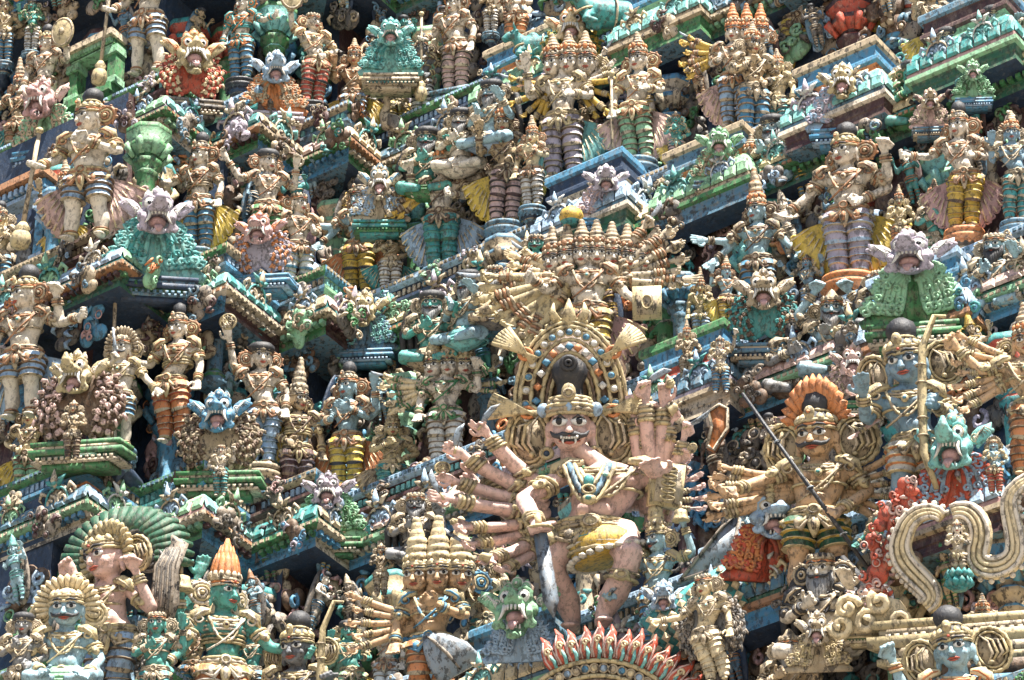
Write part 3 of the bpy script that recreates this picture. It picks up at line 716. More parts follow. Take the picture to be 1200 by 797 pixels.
# ---------------------------------------------------------------- carved beasts and scrolls
def spiral(cx,cz,r,a0,turns,dr=1,n=14,y=0,rend=.18):
    return [(cx+dr*math.cos(a0+t*turns*2*math.pi)*r*(1-(1-rend)*t),y-.35*r*t,cz+math.sin(a0+t*turns*2*math.pi)*r*(1-(1-rend)*t)) for t in np.linspace(0,1,n)]
def yali_mesh(va=0):
    m=MB(); sn=(1,.72,1.25)[va]; jw=(0,-.10,.06)[va]; m.ell((0,.05,.02),(.40,.36,.36),16,12)
    for s in(-1,1):
        m.ell((s*.20,-.25,.17),(.19,.16,.16),12,8); m.ell((s*.33,-.18,-.10),(.17,.2,.18),12,8)
        m.loft([(s*.06,-.30,.33),(s*.22,-.36,.36),(s*.40,-.24,.27)],[.05,.07,.03],8)
        m.ell((s*.12,-.15-.59*sn,.06),(.10,.09,.08),8,6)
        m.loft([(s*.30,-.30,-.08),(s*.36,-.50,-.20),(s*.34,-.42,-.40),(s*.24,-.34,-.50)],[.08,.09,.09,.07],8)
        m.loft(spiral(s*.42,-.42,.13,math.pi*.5,1.1,s,10,-.42),[.06]*6+[.05,.04,.04,.03],6)
    m.loft([(0,-.15,.0),(0,-.15-.30*sn,.02),(0,-.15-.53*sn,.0),(0,-.15-.67*sn,.10+.05*va),(0,-.13-.65*sn,.22+.08*va)],[(.33,.20),(.27,.14),(.21,.12),(.13,.10),(.05,.06)],14)
    m.loft([(0,-.05,-.40),(0,-.35,-.56+jw),(0,-.55,-.62+jw),(0,-.66,-.54+jw)],[(.26,.10),(.23,.08),(.16,.07),(.08,.05)],12)
    m.ell((0,0,-.28),(.3,.25,.2),10,8)
    return remesh(m,.034,1).mesh('head',['lilac'])
def yali_parts():
    d={}
    m=MB(); m.ell((0,-.30,-.28),(.22,.24,.15),12,8,0); m.loft([(0,-.35,-.38),(0,-.56,-.42),(0,-.66,-.50),(0,-.66,-.60)],[(.10,.04),(.12,.04),(.10,.03),(.03,.02)],8,0); d['tongue']=m.mesh('tongue',['mouth'])
    m=MB()
    for i in range(7):
        a=R(-66+i*22); x=math.sin(a)*.22; y=-.34-math.cos(a)*.36; m.loft([(x,y,-.06),(x*1.05,y-.02,-.17)],[(.035,.03),(.022,.02)],6,0)
    d['upper_teeth']=m.mesh('upper_teeth',['tooth']); m=MB()
    for i in range(5):
        a=R(-50+i*25); x=math.sin(a)*.18; y=-.30-math.cos(a)*.30; m.loft([(x,y,-.55),(x,y-.01,-.45)],[.03,.015],6,0)
    d['lower_teeth']=m.mesh('lower_teeth',['tooth'])
    m=MB(); m.loft([(0,0,0),(.02,-.06,-.14),(.07,-.10,-.26),(.14,-.09,-.34)],[.055,.045,.03,.006],8,0); d['tusk']=m.mesh('tusk',['tooth'])
    m=MB(); m.ell((0,0,0),(.115,.09,.115),14,8,0); m.ell((0,-.055,0),(.062,.05,.062),10,6,1); m.torus((0,-.02,0),.12,.022,16,5,2,axis='y'); d['eye']=m.mesh('eye',['eyewhite','pupil','gold'])
    m=MB()
    m.loft([(0,0,-.02),(.16,-.03,.05),(.32,-.02,.14),(.46,.02,.26),(.52,.05,.36)],[(.06,.03),(.15,.04),(.17,.04),(.09,.03),(.01,.01)],10,0,ref=(0,1,0))
    for i in range(8):
        f=i/7; x=.14+.34*f; z=-.10+.34*f if False else .02+.24*f; m.ell((x+.06,.0,z-.13+.05*f),(.055,.035,.055),7,5,0); m.loft([(.08,-.05,.04),(x*.7+.05,-.07,z),(x+.03,-.03,z-.10+.04*f)],[.012,.018,.01],5,1)
    m.torus((.13,-.05,.05),.075,.022,14,5,1,axis='y'); m.ell((.13,-.05,.05),.04,8,6,1); d['ear']=m.mesh('ear',['lilac','buff'])
    m=MB()
    for x,z,r in((0,.50,.13),(-.2,.42,.11),(.2,.42,.11)):
        m.ell((x,-.12,z),(r,r*.8,r),10,8,0); m.torus((x,-.14,z),r*.95,.025,14,5,1,axis='y'); m.ico((x,-.12-r,z),.04,1)
        m.loft([(x,-.1,z+r*.6),(x*1.1,-.12,z+r*1.1),(x*1.15,-.05,z+r*1.5)],[.05,.05,.02],6,0)
    d['crest']=m.mesh('crest',['lilac','buff'])
    return d
YM=[yali_mesh(k) for k in range(3)]; ycount=[0]; YP=yali_parts()
def bez(p0,p1,p2,p3,n=12): return [tuple((1-t)**3*np.array(p0)+3*t*(1-t)**2*np.array(p1)+3*t*t*(1-t)*np.array(p2)+t**3*np.array(p3)) for t in np.linspace(0,1,n)]
def wing_mesh(style):
    """half of a scrolled fan, grows to +x and down; size about 1"""
    def mk():
        m=MB(); K=5
        outer=bez((.05,.05,.15),(.75,.05,.25),(.55,.05,-.55),(1.15,.05,-.95),16)
        m.prism([(p[0],p[2]) for p in outer]+[(1.1,-1.08),(.0,-1.08),(.0,.1)],.02,.16,2)
        for k in range(K):
            f=k/(K-1)
            P=bez((.05,0,-.05+.18*f),(.25+.45*f,-.05,-.05+.22*f),(.12+.42*f,-.06,-.55),(.30+.55*f,-.03,-.86+.10*f),14)
            c=P[-1]; P+=spiral(c[0],c[2]+.12,.12+.02*(k%2),-math.pi/2,1.25,1,13,-.04)[1:]
            n=len(P); m.loft(P,[(.068,.05)]*10+[(.055,.05)]*(n-14)+[(.04,.04)]*4,6,0 if (k%2==0 or style==0) else 1)
            for q in ((6,) if k%2 else (9,)):
                g=P[q]; m.loft(spiral(g[0]+.05,g[2],.10,math.pi*.1,1.1,1,9,-.07),[.036]*9,5,(k+q)%2 if style else 0)
        for k in range(10):
            q=outer[2+k*13//10]; r=.10+.025*(k%2)
            m.loft(spiral(q[0]+.04,q[2]+.03,r*1.15,math.pi*.2,1.15,1,12,-.02),[.048]*6+[.044,.04,.036,.032,.03,.026],6,k%2 if style else 0)
            m.loft([(q[0]-.02,.02,q[2]),(q[0]+.12,-.03,q[2]+.06),(q[0]+.17,.0,q[2]+.15),(q[0]+.10,.02,q[2]+.20)],[(.05,.03),(.06,.035),(.04,.03),(.01,.01)],6,0)
        return m.mesh('scroll_wing',['palegreen','buff','teal'])
    return cached(('wing',style),mk)
def feather_mesh():
    """overlapping rows of small hooked leaves on a rounded slab"""
    def mk():
        m=MB(); m.ell((.35,.12,-.45),(.52,.14,.62),16,10,2)
        for r in range(5):
            for k in range(6-r%2):
                a=R(-100+k*37+(18 if r%2 else 0)); rad=.17+.10*r; x=.35+math.cos(a)*rad*.9; z=-.45+math.sin(a)*rad*1.08; y=-.02+.02*r
                T=nT(T4((x,y,z),ry=-a)); q=spiral(0,0,.078,math.pi*.2,1.15,1,10,-.03); m.loft([(-.09,.02,-.03),(-.02,-.02,-.05)]+q[2:],[(.03,.025),(.045,.035)]+[.036]*4+[.03]*4,5,(r+k)%2,T=T)
                m.loft([(-.05,.01,.03),(.03,-.045,.055),(.10,-.02,.02),(.12,.0,-.03)],[(.02,.02),(.055,.03),(.04,.025),(.01,.01)],5,(r+k+1)%2,T=T)
        return m.mesh('feather_wing',['buff','brown','tan'])
    return cached('feather',mk)
def kudu_mesh(v=0):
    m=MB(); m.prism([(math.cos(a)*.42,math.sin(a)*.42-.1) for a in np.linspace(R(-75),R(255),18)],.03,.16,0)
    for s in(-1,1):
        m.loft(spiral(s*.19,-.12,.19,math.pi*.5,1.3,s,14,0),[.05]*8+[.045,.04,.035,.03,.03,.03],6,0); m.loft([(s*.3,.05,.1),(s*.48,.0,.22),(s*.58,.03,.08),(s*.5,.04,-.05)],[.05,.07,.05,.02],6,0)
        m.loft([(s*.05,.02,.28),(s*.2,-.04,.42),(s*.34,.02,.52)],[.06,.07,.015],6,1); m.loft([(s*.35,.05,-.3),(s*.52,.0,-.42),(s*.45,.03,-.55)],[.05,.06,.02],6,0)
        m.ell((s*.1,-.03,.2),.05,7,5,1)
    m.loft([(0,.02,.25),(0,-.06,.45),(0,.0,.75)],[.08,.10,.015],8,0); m.ell((0,-.05,.36),(.09,.08,.08),8,6,1); m.torus((0,-.02,-.12),.36,.035,22,5,1,axis='y'); m.ell((0,0,-.3),(.1,.07,.12),8,6,1)
    return m.mesh('gable_ornament',['paleblue','buff'])
def carving_mesh(seed):
    r=random.Random(seed*13+1); m=MB()
    for i in range(5): m.ell((r.uniform(-.3,.3),.12,r.uniform(-.35,.35)),(r.uniform(.18,.3),.12,r.uniform(.15,.3)),9,6,2)
    for i in range(9):
        x,z=r.uniform(-.42,.42),r.uniform(-.45,.45); k=r.random(); y=-r.uniform(0,.08)
        if k<.45: m.loft(spiral(x,z,r.uniform(.09,.17),r.uniform(0,6),r.uniform(.9,1.4),r.choice((-1,1)),11,y),[.045]*5+[.04,.035,.035,.03,.03,.02],6,r.randrange(2))
        elif k<.8:
            a=r.uniform(0,6.3); L=r.uniform(.2,.34); dx,dz=math.cos(a)*L,math.sin(a)*L
            m.loft([(x-dx*.5,.04,z-dz*.5),(x,y-.06,z),(x+dx*.3-dz*.15,y-.04,z+dz*.3+dx*.15),(x+dx*.4-dz*.4,.04,z+dz*.4+dx*.4)],[(.03,.03),(.07,.045),(.06,.04),(.012,.012)],6,r.randrange(2))
        else: m.ell((x,y-.02,z),r.uniform(.05,.09),8,6,0); m.torus((x,y-.03,z),.1,.02,12,4,1,axis='y')
    return m.mesh('carving',['buff','tan','stone'])
KUDU=kudu_mesh(); CARV=[carving_mesh(i) for i in range(10)]
def plinth_mesh():
    m=MB(); z=0
    for k,(w,h,mi) in enumerate(((.80,.045,0),(.74,.03,1),(.84,.055,0),(.70,.05,2),(.78,.035,1),(.60,.06,0))):
        m.box((0,.28,z-h),(w,.40+.3*(w-.6),h),mi); z-=2*h+.001
    for i in range(13): m.box((-.66+i*.11,-.175+.0,-.345),(.03,.03,.035),1)
    return m.mesh('plinth',['green','buff','navy'])
PLN=plinth_mesh()
def Y(label,u,v,w,t,out,main,acc='buff',wing='palegreen',wing2='buff',style='wing',yaw=-8,plinth=('green','buff','darkgreen'),ws=1.0,wv=None,roll=0,tilt=20,back=None,name='yali_statue',earc=None):
    """lion-faced guardian: (u,v) middle of the face, w = face width in the photograph"""
    p=surf(t,u,v,out); s=w/pxm(p)/1.12
    M=T4(p,rz=TH)@T4((0,0,0),rx=R(tilt))@T4((0,0,0),ry=R(roll))@T4((0,0,0),rz=R(yaw),s=s)
    r=thing(name,label,'carved beast',M); va=ycount[0]%3; ycount[0]+=1; ry_=random.Random(ycount[0]); h=obj('head',YM[va],r,T4((0,0,0),s=(ry_.uniform(.88,1.12),1,ry_.uniform(.9,1.15))),mats=[main])
    for sd in(-1,1):
        obj('eye',YP['eye'],h,T4((sd*.2,-.39,.17),rz=sd*.25),['eyewhite','pupil',acc]); obj('tusk',YP['tusk'],h,T4((sd*.2,-.50,-.04),s=(sd,1,1)))
        obj('ear',YP['ear'],h,T4((sd*.36,.02,.06),s=(sd,1,1)),[earc or main,acc])
    obj('crest',YP['crest'],h,mats=[main,acc]); obj('tongue',YP['tongue'],h); tag(obj('upper_teeth',YP['upper_teeth'],h),kind='stuff'); tag(obj('lower_teeth',YP['lower_teeth'],h),kind='stuff')
    if style:
        for sd in(-1,1):
            if style=='wing': obj('scroll_wing',wing_mesh(1 if wing2!=wing else 0),r,T4((0,.12,-.45),s=(sd*1.05*ws,1.0*ws,1.0*ws)),[wing,wing2,back or wing])
            else: obj('feather_wing',feather_mesh(),r,T4((0,.12,-.15),s=(sd*1.15*ws,1.1*ws,1.15*ws)),[wing,wing2,back or wing])
    if plinth: obj('plinth',PLN,r,T4((0,.1,-.45-1.08*ws),s=(1.25*ws,1.2,1.1*ws)),plinth)
    return r
hair_m=None
def hair_slab():
    def mk():
        m=MB()
        for i in range(9): 
            x=(i-4)*.042; m.loft([(x*.5,.07,.98),(x*1.0+.01,.075,.85),(x*1.25-.01,.08,.68),(x*1.3+.01,.08,.5)],[(.02,.02),(.03,.026),(.03,.026),(.022,.02)],6,0)
        return m.mesh('long_hair',['hair'])
    return cached('hairs',mk)
def S(label,u,v,hh,t,skin='skyskin',yaw=-20,out=.75,cap='hat',beard=(1,'beard'),arms=None,hair='hair',face='m',o=None,orn=('tan','buff','aqua'),tilt=20,group=None,cloth='ochre',**k):
    """seated bearded sage: (u,v) = middle of the face, hh = chin to hat height of the head in px"""
    oo=dict(seat=1,fat=1.15,arms=arms or ((-1,'chest','relax'),(1,'bless','open'))); oo.update(o or {})
    p=surf(t,u,v,out); H=hh*4.6/(pxm(p)); s=H
    M=T4(p,rz=TH)@T4((0,0,0),rx=R(tilt))@T4((0,0,0),rz=R(yaw),s=(s*1.12,s*1.12,s))@T4((0,0,-.9))
    r=F(label,u,v,hh*4.6,t,skin,None,yaw,oo,out,cap,('tan','orange','hair'),orn,ped=None,face=face,beard=beard,group=group,M=M,name='sage_statue',**k)
    if hair: obj('long_hair',hair_slab(),r,mats=[hair])
    m=cached('lap',lambda:lap()); obj('waistcloth',m,r,mats=[cloth])
    return r
def lap():
    m=MB(); m.loft([(0,0,.50),(0,-.02,.45),(0,-.03,.40),(0,0,.37)],[(.11,.085),(.15,.11),(.18,.13),(.12,.09)],18,0); [m.torus((0,-.02,z),(r,r*.72),.010,18,5,0) for z,r in((.46,.145),(.43,.165),(.40,.18))]; return m.mesh('waistcloth',['ochre'])
# ---------------------------------------------------------------- building ornaments (parts of the tower)
A=lambda *a,**k: dict(arms=a,**k)
def column_mesh():
    m=MB(); q=lambda pr,mi:m.lathe(pr,8,(0,0,0),mi)
    m.lathe([(.17,0),(.17,.08),(.13,.10),(.15,.14),(.12,.18),(.10,.22),(.10,.80),(.13,.83),(.10,.87),(.15,.93),(.17,.97),(.11,1.02),(.12,1.06),(.22,1.13),(.22,1.18),(.14,1.20),(.25,1.30),(.25,1.36)],8,mi=[0,0,1,0,1,0,0,1,0,0,1,0,1,0,0,1,0])
    for i in range(8):
        a=i*math.pi/4; m.loft([(math.cos(a)*.15,math.sin(a)*.15,1.02),(math.cos(a)*.24,math.sin(a)*.24,1.14),(math.cos(a)*.22,math.sin(a)*.22,1.20)],[.03,.045,.01],5,1)
    return m.mesh('column',['green','buff'])
COLM=column_mesh()
OPEN=[(0,62,225,350),(82,138,55,122),(765,850,330,395),(140,190,405,520),(470,512,545,640),(300,345,320,400)]
def opened(P): 
    u,v=proj(P); return any(a<u<b and c<v<d for a,b,c,d in OPEN)
rr=random.Random(11)
def niche(u0,u1,v0,v1,t,out,c1,c2,c3):
    a=surf(t,u0,v1,out); b=surf(t,u1,v0,out); p=surf(t,(u0+u1)/2,(v0+v1)/2,out); k=1/pxm(p); w_=(u1-u0)*k; h_=(v1-v0)*k/math.cos(E_)
    m=MB(); m.box((0,.0,h_*.46),(w_*.62,.10,.05),0); m.box((0,-.02,h_*.40),(w_*.58,.08,.03),1); m.box((0,-.05,h_*.55),(w_*.68,.13,.04),2)
    for q in range(12): m.box((-w_*.55+q*w_*.1,-.12,h_*.46),(.02,.02,.035),1)
    for sd in(-1,1):
        m.box((sd*w_*.55,0,-.0),(.055,.07,h_*.40),0)
        for q in(-.36,-.30,.24,.31): m.box((sd*w_*.55,-.02,h_*q),(.08,.08,.022),1)
    m.box((0,.0,-h_*.46),(w_*.62,.12,.05),0)
    rz=0 if surf(t,u0,v0,out)[1]<=PP_[t][1]+.01 or p[0]>PI_[t][0] else math.atan2(*(PI_[t]-PP_[t])[::-1])
    tobj('niche_frame',m.mesh('niche_frame',[c1,c2,c3],False),T4(p,rz=rz))
niche(-30,58,232,345,'B',.25,'midblue','paleblue','rust'); niche(86,140,60,122,'A',.3,'green','palegreen','buff')
def bigcol(u,v,h,t,out,c1,c2): p=surf(t,u,v,out); s_=h/pxm(p)/math.cos(E_)/1.36; tobj('column',COLM,T4(p,rz=.3,s=s_),[c1,c2])
bigcol(166,282,128,'B',.55,'green','palegreen'); bigcol(58,340,110,'B',.35,'midblue','paleblue'); bigcol(318,130,120,'A',.4,'green','aqua'); bigcol(250,455,110,'C',.3,'bluegrey','green'); bigcol(590,395,110,'C',.3,'bluegrey','tan'); bigcol(800,440,110,'C',.3,'bluegrey','midblue')
kp=['paleblue','aqua','lilac','palegreen','paleblue','buff','goldcream','paleblue']
cp=['tan','buff','bluegrey','stone','palegreen','lilac','brown','rose','midblue','tan','green','plaster','stone','teal','paleblue','maroon','orange']
nk=0
for t in TN:
    for j,p,d in walk(t,.76,.52,margin=.06):
        P3=(p[0],p[1],ZF[t]-.60)
        if inview(P3,20):
            s=rr.uniform(.26,.38); tobj('gable_ornament',KUDU,wallM((p[0]+d[1]*.03,p[1]-d[0]*.03),d,P3[2],tilt=.25,s=s),[rr.choice(kp),rr.choice(('buff','tan','white','teal'))])
    for bi,(x0,x1,_) in enumerate(BAYS[t]):
        xc=(x0+x1)/2; dz=random.Random(TN.index(t)*10+bi).uniform(-.2,.2); y=YW[t]-.58-.40
        for (px,py,dd) in ((xc-.22,y,(1,0)),(xc+.24,y,(1,0)),(xc+HW+.40,y+.30,(0,1)),(xc+HW+.40,y+.72,(0,1))):
            if inview((px,py,ZF[t]-.6),20): tobj('gable_ornament',KUDU,wallM((px,py),np.array(dd,float),ZF[t]-.58+dz,tilt=.25,s=rr.uniform(.26,.34)),[rr.choice(kp),rr.choice(('buff','tan','white','teal'))])
    # columns in the niches
    for j,p,d in walk(t,-.02,.95,by=(),margin=.3):
        P3=(p[0],p[1],ZF[t]+.5)
        if inview(P3,30): 
            c=rr.choice(['green','midblue','bluegrey','teal','tan','maroon','palegreen']); tobj('column',COLM,wallM(p,d,ZF[t]+.0,s=(1,1,1.05)),[c,rr.choice(['buff','midblue','aqua','red','goldcream'])])
NC={'scroll_carving':0,'leaf_carving':0}
for t in TN[1:]+TN[:1]:
    for (o,dz,step,s0,s1,tl) in ((.98,-.95,.9,.28,.36,.3),(.60,-1.14,.42,.30,.42,.2),(.02,.35,.46,.42,.60,0),(.0,.85,.46,.42,.6,0),(.05,1.22,.5,.4,.55,.1),(.62,-.20,.5,.20,.27,.1)):
        for j,p,d in walk(t,o,step,by=() if o<.3 else None,margin=.05):
            q=(p[0]+rr.uniform(-.1,.1)*d[0],p[1]+rr.uniform(-.1,.1)*d[1]); z=ZF[t]+dz+rr.uniform(-.1,.1); P3=(*q,z)
            if not inview(P3,15) or opened(P3) or rr.random()<(.0 if o>.5 else .05): continue
            kc=rr.randrange(10); kn='scroll_carving' if kc<5 else 'leaf_carving'
            if NC[kn]>=298: continue
            NC[kn]+=1; c=rr.choice(cp); tobj(kn,CARV[kc],wallM(q,d,z,tilt=tl,s=(rr.uniform(s0,s1)*rr.choice((-1,1)),rr.uniform(s0,s1),rr.uniform(s0,s1))),[c,rr.choice(cp),rr.choice(('stone','tan','brown','plaster',c))])
def relief_mesh(k):
    m=MB(); b=body_mesh(A(((-1),('waist','raise','down')[k%3],'relax'),((1),('bless','waist','chest','raise')[k%4],'relax'),vox=.022))
    me=b; V=np.empty(len(me.vertices)*3); me.vertices.foreach_get('co',V); m.add(V.reshape(-1,3),[tuple(p.vertices) for p in me.polygons],0)
    for z,r in((.50,.118),(.46,.12),(.40,.115)): m.torus((0,0,z),(r,r*.8),.012,16,5,1)
    for sd in (-1,1):
        for i in range(5): m.torus((sd*.062,-.005,.36-.065*i),.055-.004*i,.010,10,4,1)
        m.torus((sd*.10,.02,.89),.045,.012,12,5,1,axis='y'); m.ico((sd*.027,-.068,.92),.012,2)
    m.torus((0,-.02,.76),(.09,.07),.013,16,5,1); m.torus((0,0,.65),(.108,.08),.011,16,5,1)
    m.lathe([(.075,.94),(.085,.96),(.07,.98),(.072,1.0),(.05,1.06),(.052,1.08),(.025,1.13),(.003,1.17)] if k%2 else [(.075,.94),(.088,.96),(.09,1.0),(.05,1.03),(.003,1.04)],14,(0,.01,0),1 if k%2 else 2)
    m.ell((0,.10,.5),(.2,.06,.55),12,8,3); return m.mesh('relief_figure',['cream','tan','hair','stone'])
REL=[relief_mesh(k) for k in range(6)]
nrf=0
for t in TN:
    for (o,dz,step,s0) in ((.60,-1.12,.62,.50),(.12,1.0,.62,.50)):
        for j,p,d in walk(t,o,step,margin=.12):
            z=ZF[t]+dz+rr.uniform(-.05,.05); q=(p[0]+d[0]*rr.uniform(-.1,.1),p[1]+d[1]*rr.uniform(-.1,.1))
            if not inview((*q,z),15) or opened((*q,z)) or nrf>=290: continue
            nrf+=1; tobj('relief_figure',rr.choice(REL),wallM(q,d,z,tilt=.3,s=s0*rr.uniform(.85,1.2))@T4((0,0,0),rz=rr.uniform(-.4,.6)),[rr.choice(['cream','tanskin','brown','stone','skyskin','tealskin','bluegrey','plaster','teal','tanskin']),rr.choice(['tan','gold','rust','buff','midblue','green','aqua','ochre']),'hair',rr.choice(['stone','plaster','navy','bluegrey','maroon'])])
print('COUNTS',NC,nrf)
# ---------------------------------------------------------------- statues
L,R_=-1,1
W2=A((L,'waist','relax'),(R_,'bless','open')); W3=A((L,'raise','open'),(R_,'down','relax')); W4=A((L,'chest','fist'),(R_,'hip','fist')); W5=A((L,'bless','open'),(R_,'waist','relax'),sway=1)
FOUR=A((L,'raise','fist'),(R_,'raise','fist'),(L,'bless','open'),(R_,'waist','relax'))
def hy(o,a,**k): d=dict(o); d['hy']=a; d.update(k); return d
BL=('bluegrey','tan','navy'); DK=('black','stone','navy'); OR=('orange','tan','brown'); TN_=('tan','brown','navy')
GO=('gold','tan','aqua'); TO=('tan','buff','aqua'); BO=('buff','rust','paleblue'); CO=('goldcream','rust','teal'); OO=('rust','buff','aqua')
# tier A and above, left to right
F('cream guardian with white shorts holding a long staff beside the red-maned gold beast',172,88,128,'A','pale','paleblue',-25,hy(A((L,'club','fist'),(R_,'chest','relax'),short=1,stance=.03),-15),crn='kirita',hold=((0,'club',5),),orn=BO,ped=None)
F('blue-trousered figure in a teal bodice reaching out, right of the top left guardian',282,96,92,'A','cream','midblue',-20,hy(A((L,'down','relax'),(R_,'out','fist'),vest=1),-20),crn='bun',pedc=DK,orn=('teal','orange','aqua'))
F('cream crowned figure with a black topknot behind the pink-faced beast, far upper left',50,150,100,'A','cream',None,-20,hy(A((L,'down','relax'),(R_,'raise','fist')),-30),crn='bun',hold=((1,'shield',0),),orn=BO,ccol=('gold','orange','hair'))
F('yellow-cream figure cut by the left edge, near the top',4,75,76,'A','goldcream','midblue',0,W4,crn='cap')
F('small grey-green figure with banded legs at the upper left edge',36,62,64,'A','tealskin','white',-10,W5,crn='hat',orn=('green','buff','tan'))
F('cream figure raising a round shield, red and black banded legs, on a dark pedestal',366,124,98,'A','cream','red',18,hy(A((L,'high','fist'),(R_,'hip','relax'),sway=1),25),crn='hairdo',hold=((0,'shield',0),),orn=CO,trim=('hair','cream'),pedc=DK)
F('crowned orange-skinned four-armed figure with blue banded legs on a dark bracket, upper left',414,160,92,'A','orangeskin','paleblue',-5,FOUR,crn='kirita2',orn=OO,pedc=DK,sash='ochre')
F('small dark figure with black and white banded legs left of the cream staff bearer',494,138,82,'A','greyskin','white',-10,W4,crn='bun',orn=('gold','brown','aqua'),trim=('black','hair'),pedc=DK)
F('tall cream figure with pink-white banded legs leaning on a tan staff, top centre left',533,109,105,'A','cream','pinkw',-25,hy(A((L,'club','fist'),(R_,'down','open'),sway=1),-20),crn='hairdo',orn=BO,hold=((0,'club',0),),ped='block',pedc=('bluegrey','black','navy'),trim=('buff','hair'))
F('cream figure in orange waistcloth cut by the top edge',603,62,82,'A','cream','orange',-20,W5,crn='kirita2',orn=OO,pedc=BL)
F('crowned tan attendant tucked at the top edge left of the gold arch',575,40,60,'A','tanskin','white',-10,W4,crn='kirita2')
F('three-headed deity with lilac-white banded legs and a fan of yellow arms beside a teal cloth',660,212,138,'B','cream','lilac',-18,hy(A((L,'raise','open'),(R_,'waist','relax'),heads=3,main=.6,hs=1.15,stance=.01),-8),crn='kirita2',orn=('tan','gold','aqua'),fans=((L,6,70,165,.30,'ochre'),(R_,4,95,150,.32,'ochre'),(R_,3,40,70,.30,'cream')),sash='aqua',ped=None)
F('cream goddess with pale green banded legs and a white and red sash',748,190,118,'B','pale','palegreen',-12,hy(A((L,'down','relax'),(R_,'waist','open'),hs=1.12,sway=-1),-18),crn='kirita2',orn=CO,sash='pinkw',pedc=('bluegrey','buff','navy'),hold=((0,'staff',0),))
F('small teal-faced attendant with white and red banded legs and a yellow sash',793,196,64,'B','tealskin','pinkw',-5,W4,crn='cap',orn=('gold','teal','tan'),sash='yellow',trim=('maroon','hair'),ped=None)
F('deity with three red-crowned heads, pale blue banded legs and fanned yellow arms',862,150,112,'B','cream','paleblue',-15,hy(A((L,'waist','fist'),(R_,'down','relax'),heads=3,main=0,hs=1.1),-5),crn='kirita',ccol=('orange','tan','hair'),orn=('tan','rust','teal'),fans=((L,6,60,120,.36,'ochre'),),sash='pinkw',ped=None)
F('tan crowned companion with blue banded legs right of the red-crowned three-headed deity',884,165,112,'B','tanskin','midblue',12,hy(W4,15),crn='kirita2',orn=TO,pedc=BL)
F('blue-skinned deity with bright yellow banded trousers and a pink sash, top right of centre',938,90,125,'A','slate','yellow',-12,A((L,'waist','relax'),(R_,'waist','fist'),(L,'raise','fist'),(R_,'raise','open')),crn='kirita',orn=('tan','brown','aqua'),trim=('brown','tan'),sash='pinkw')
F('small cream attendant in green trousers beside the yellow-trousered blue deity',985,72,62,'A','cream','palegreen',-10,W4,crn='kirita2',orn=CO,ped=None)
F('deity cut by the top edge with white and red banded legs between yellow cloth fans',1058,46,125,'A','cream','white',-10,W2,crn='kirita',trim=('red','hair'),sash='yellow',pedc=('midblue','bluegrey','navy'))
F('teal-skinned figure bending its arms beside the red and white legs at the top',1015,30,70,'A','tealskin','teal',-20,W5,crn='kirita2',orn=GO,ped=None)
F('cream and pink legged figure cut by the top edge, fourth from the right corner',1128,0,110,'A','slate','pinkw',-10,W2,crn='kirita',sash='rose',pedc=BL)
F('tan dancer cut by the top edge above the bearded sages',820,20,80,'A','tanskin','white',-15,W5,crn='kirita2',sash='orange')
F('crowned tan figure at the top edge right of the teal bull',775,25,70,'A','tanskin','lilac',10,W4,crn='kirita2')
# tier B left and centre
F('big cream guardian with black topknot and white loincloth leaning on a gold-tipped club',100,282,140,'B','pale','paleblue',-18,hy(A((L,'club','fist'),(R_,'chest','fist'),short=1,stance=.03,hs=1.15,fat=1.15),-32),crn='bun',hold=((0,'club',6),),orn=('gold','rust','paleblue'),ccol=('gold','orange','hair'),out=.6,sash='pinkw',ped=None,wd=1.25)
F('figure with round black hat and bright blue banded legs beside the lilac beast',232,296,112,'B','cream','midblue',-15,hy(A((L,'out','relax'),(R_,'down','relax'),vest=1,hs=1.1),-25),crn='bun',orn=('tan','rust','brown'),sash='yellow')
F('cream female figure with dark hair and green skirt behind the orange and lilac plume',312,300,108,'B','cream','green',12,hy(A((L,'outup','relax'),(R_,'raise','relax'),hs=1.1),20),crn='hat',orn=('buff','rust','aqua'),ped=None)
F('cream figure turned right with white-blue banded legs apart on a dark bracket',348,345,104,'B','cream','white',20,hy(A((L,'down','fist'),(R_,'waist','fist'),stance=.02,hs=1.08),25),crn='hairdo',orn=('tan','rust','brown'),trim=('midblue','buff'),pedc=DK)
F('blue-faced deity in golden yellow banded trousers with four arms, left of centre',420,348,112,'B','skyskin','ochre',-12,hy(A((L,'out','open'),(R_,'outup','open'),(L,'lowout','relax'),(R_,'chest','relax'),hs=1.1),-25),crn='bun',orn=('tan','rust','aqua'),trim=('hair','yellow'),sash='orange')
F('small beige figure with white banded legs on a slate bracket, beside the yellow-trousered one',457,343,76,'B','tanskin','white',5,W4,crn='kirita2',orn=TO,sash='teal',wd=1.25)
F('many-headed deity in dark green banded trousers with fans of golden arms',517,318,122,'B','cream','teal',-12,hy(A((L,'raise','fist'),(R_,'waist','fist'),(R_,'out','fist'),heads=3,main=0,hs=1.08),-15),crn='kirita',orn=('tan','brown','aqua'),fans=((L,6,75,130,.36,'ochre'),(R_,3,70,110,.3,'cream')),sash='paleblue',trim=('darkgreen','teal'))
F('lean tan figure with red and white banded legs beside the green-trousered deity',591,264,118,'B','tanskin','pinkw',-5,W5,crn='kirita',trim=('maroon','hair'),orn=('tan','brown','aqua'),sash='yellow')
F('cream deity with pale lilac banded legs on an orange pedestal between yellow fans',996,327,145,'C','cream','lilac',-18,hy(A((L,'lowout','fist'),(R_,'hip','fist'),(R_,'raise','fist'),hs=1.12),-25),crn='bun',orn=('tan','rust','brown'),ccol=('gold','orange','hair'),trim=('paleblue','buff'),sash='yellow',pedc=OR,wd=1.22)
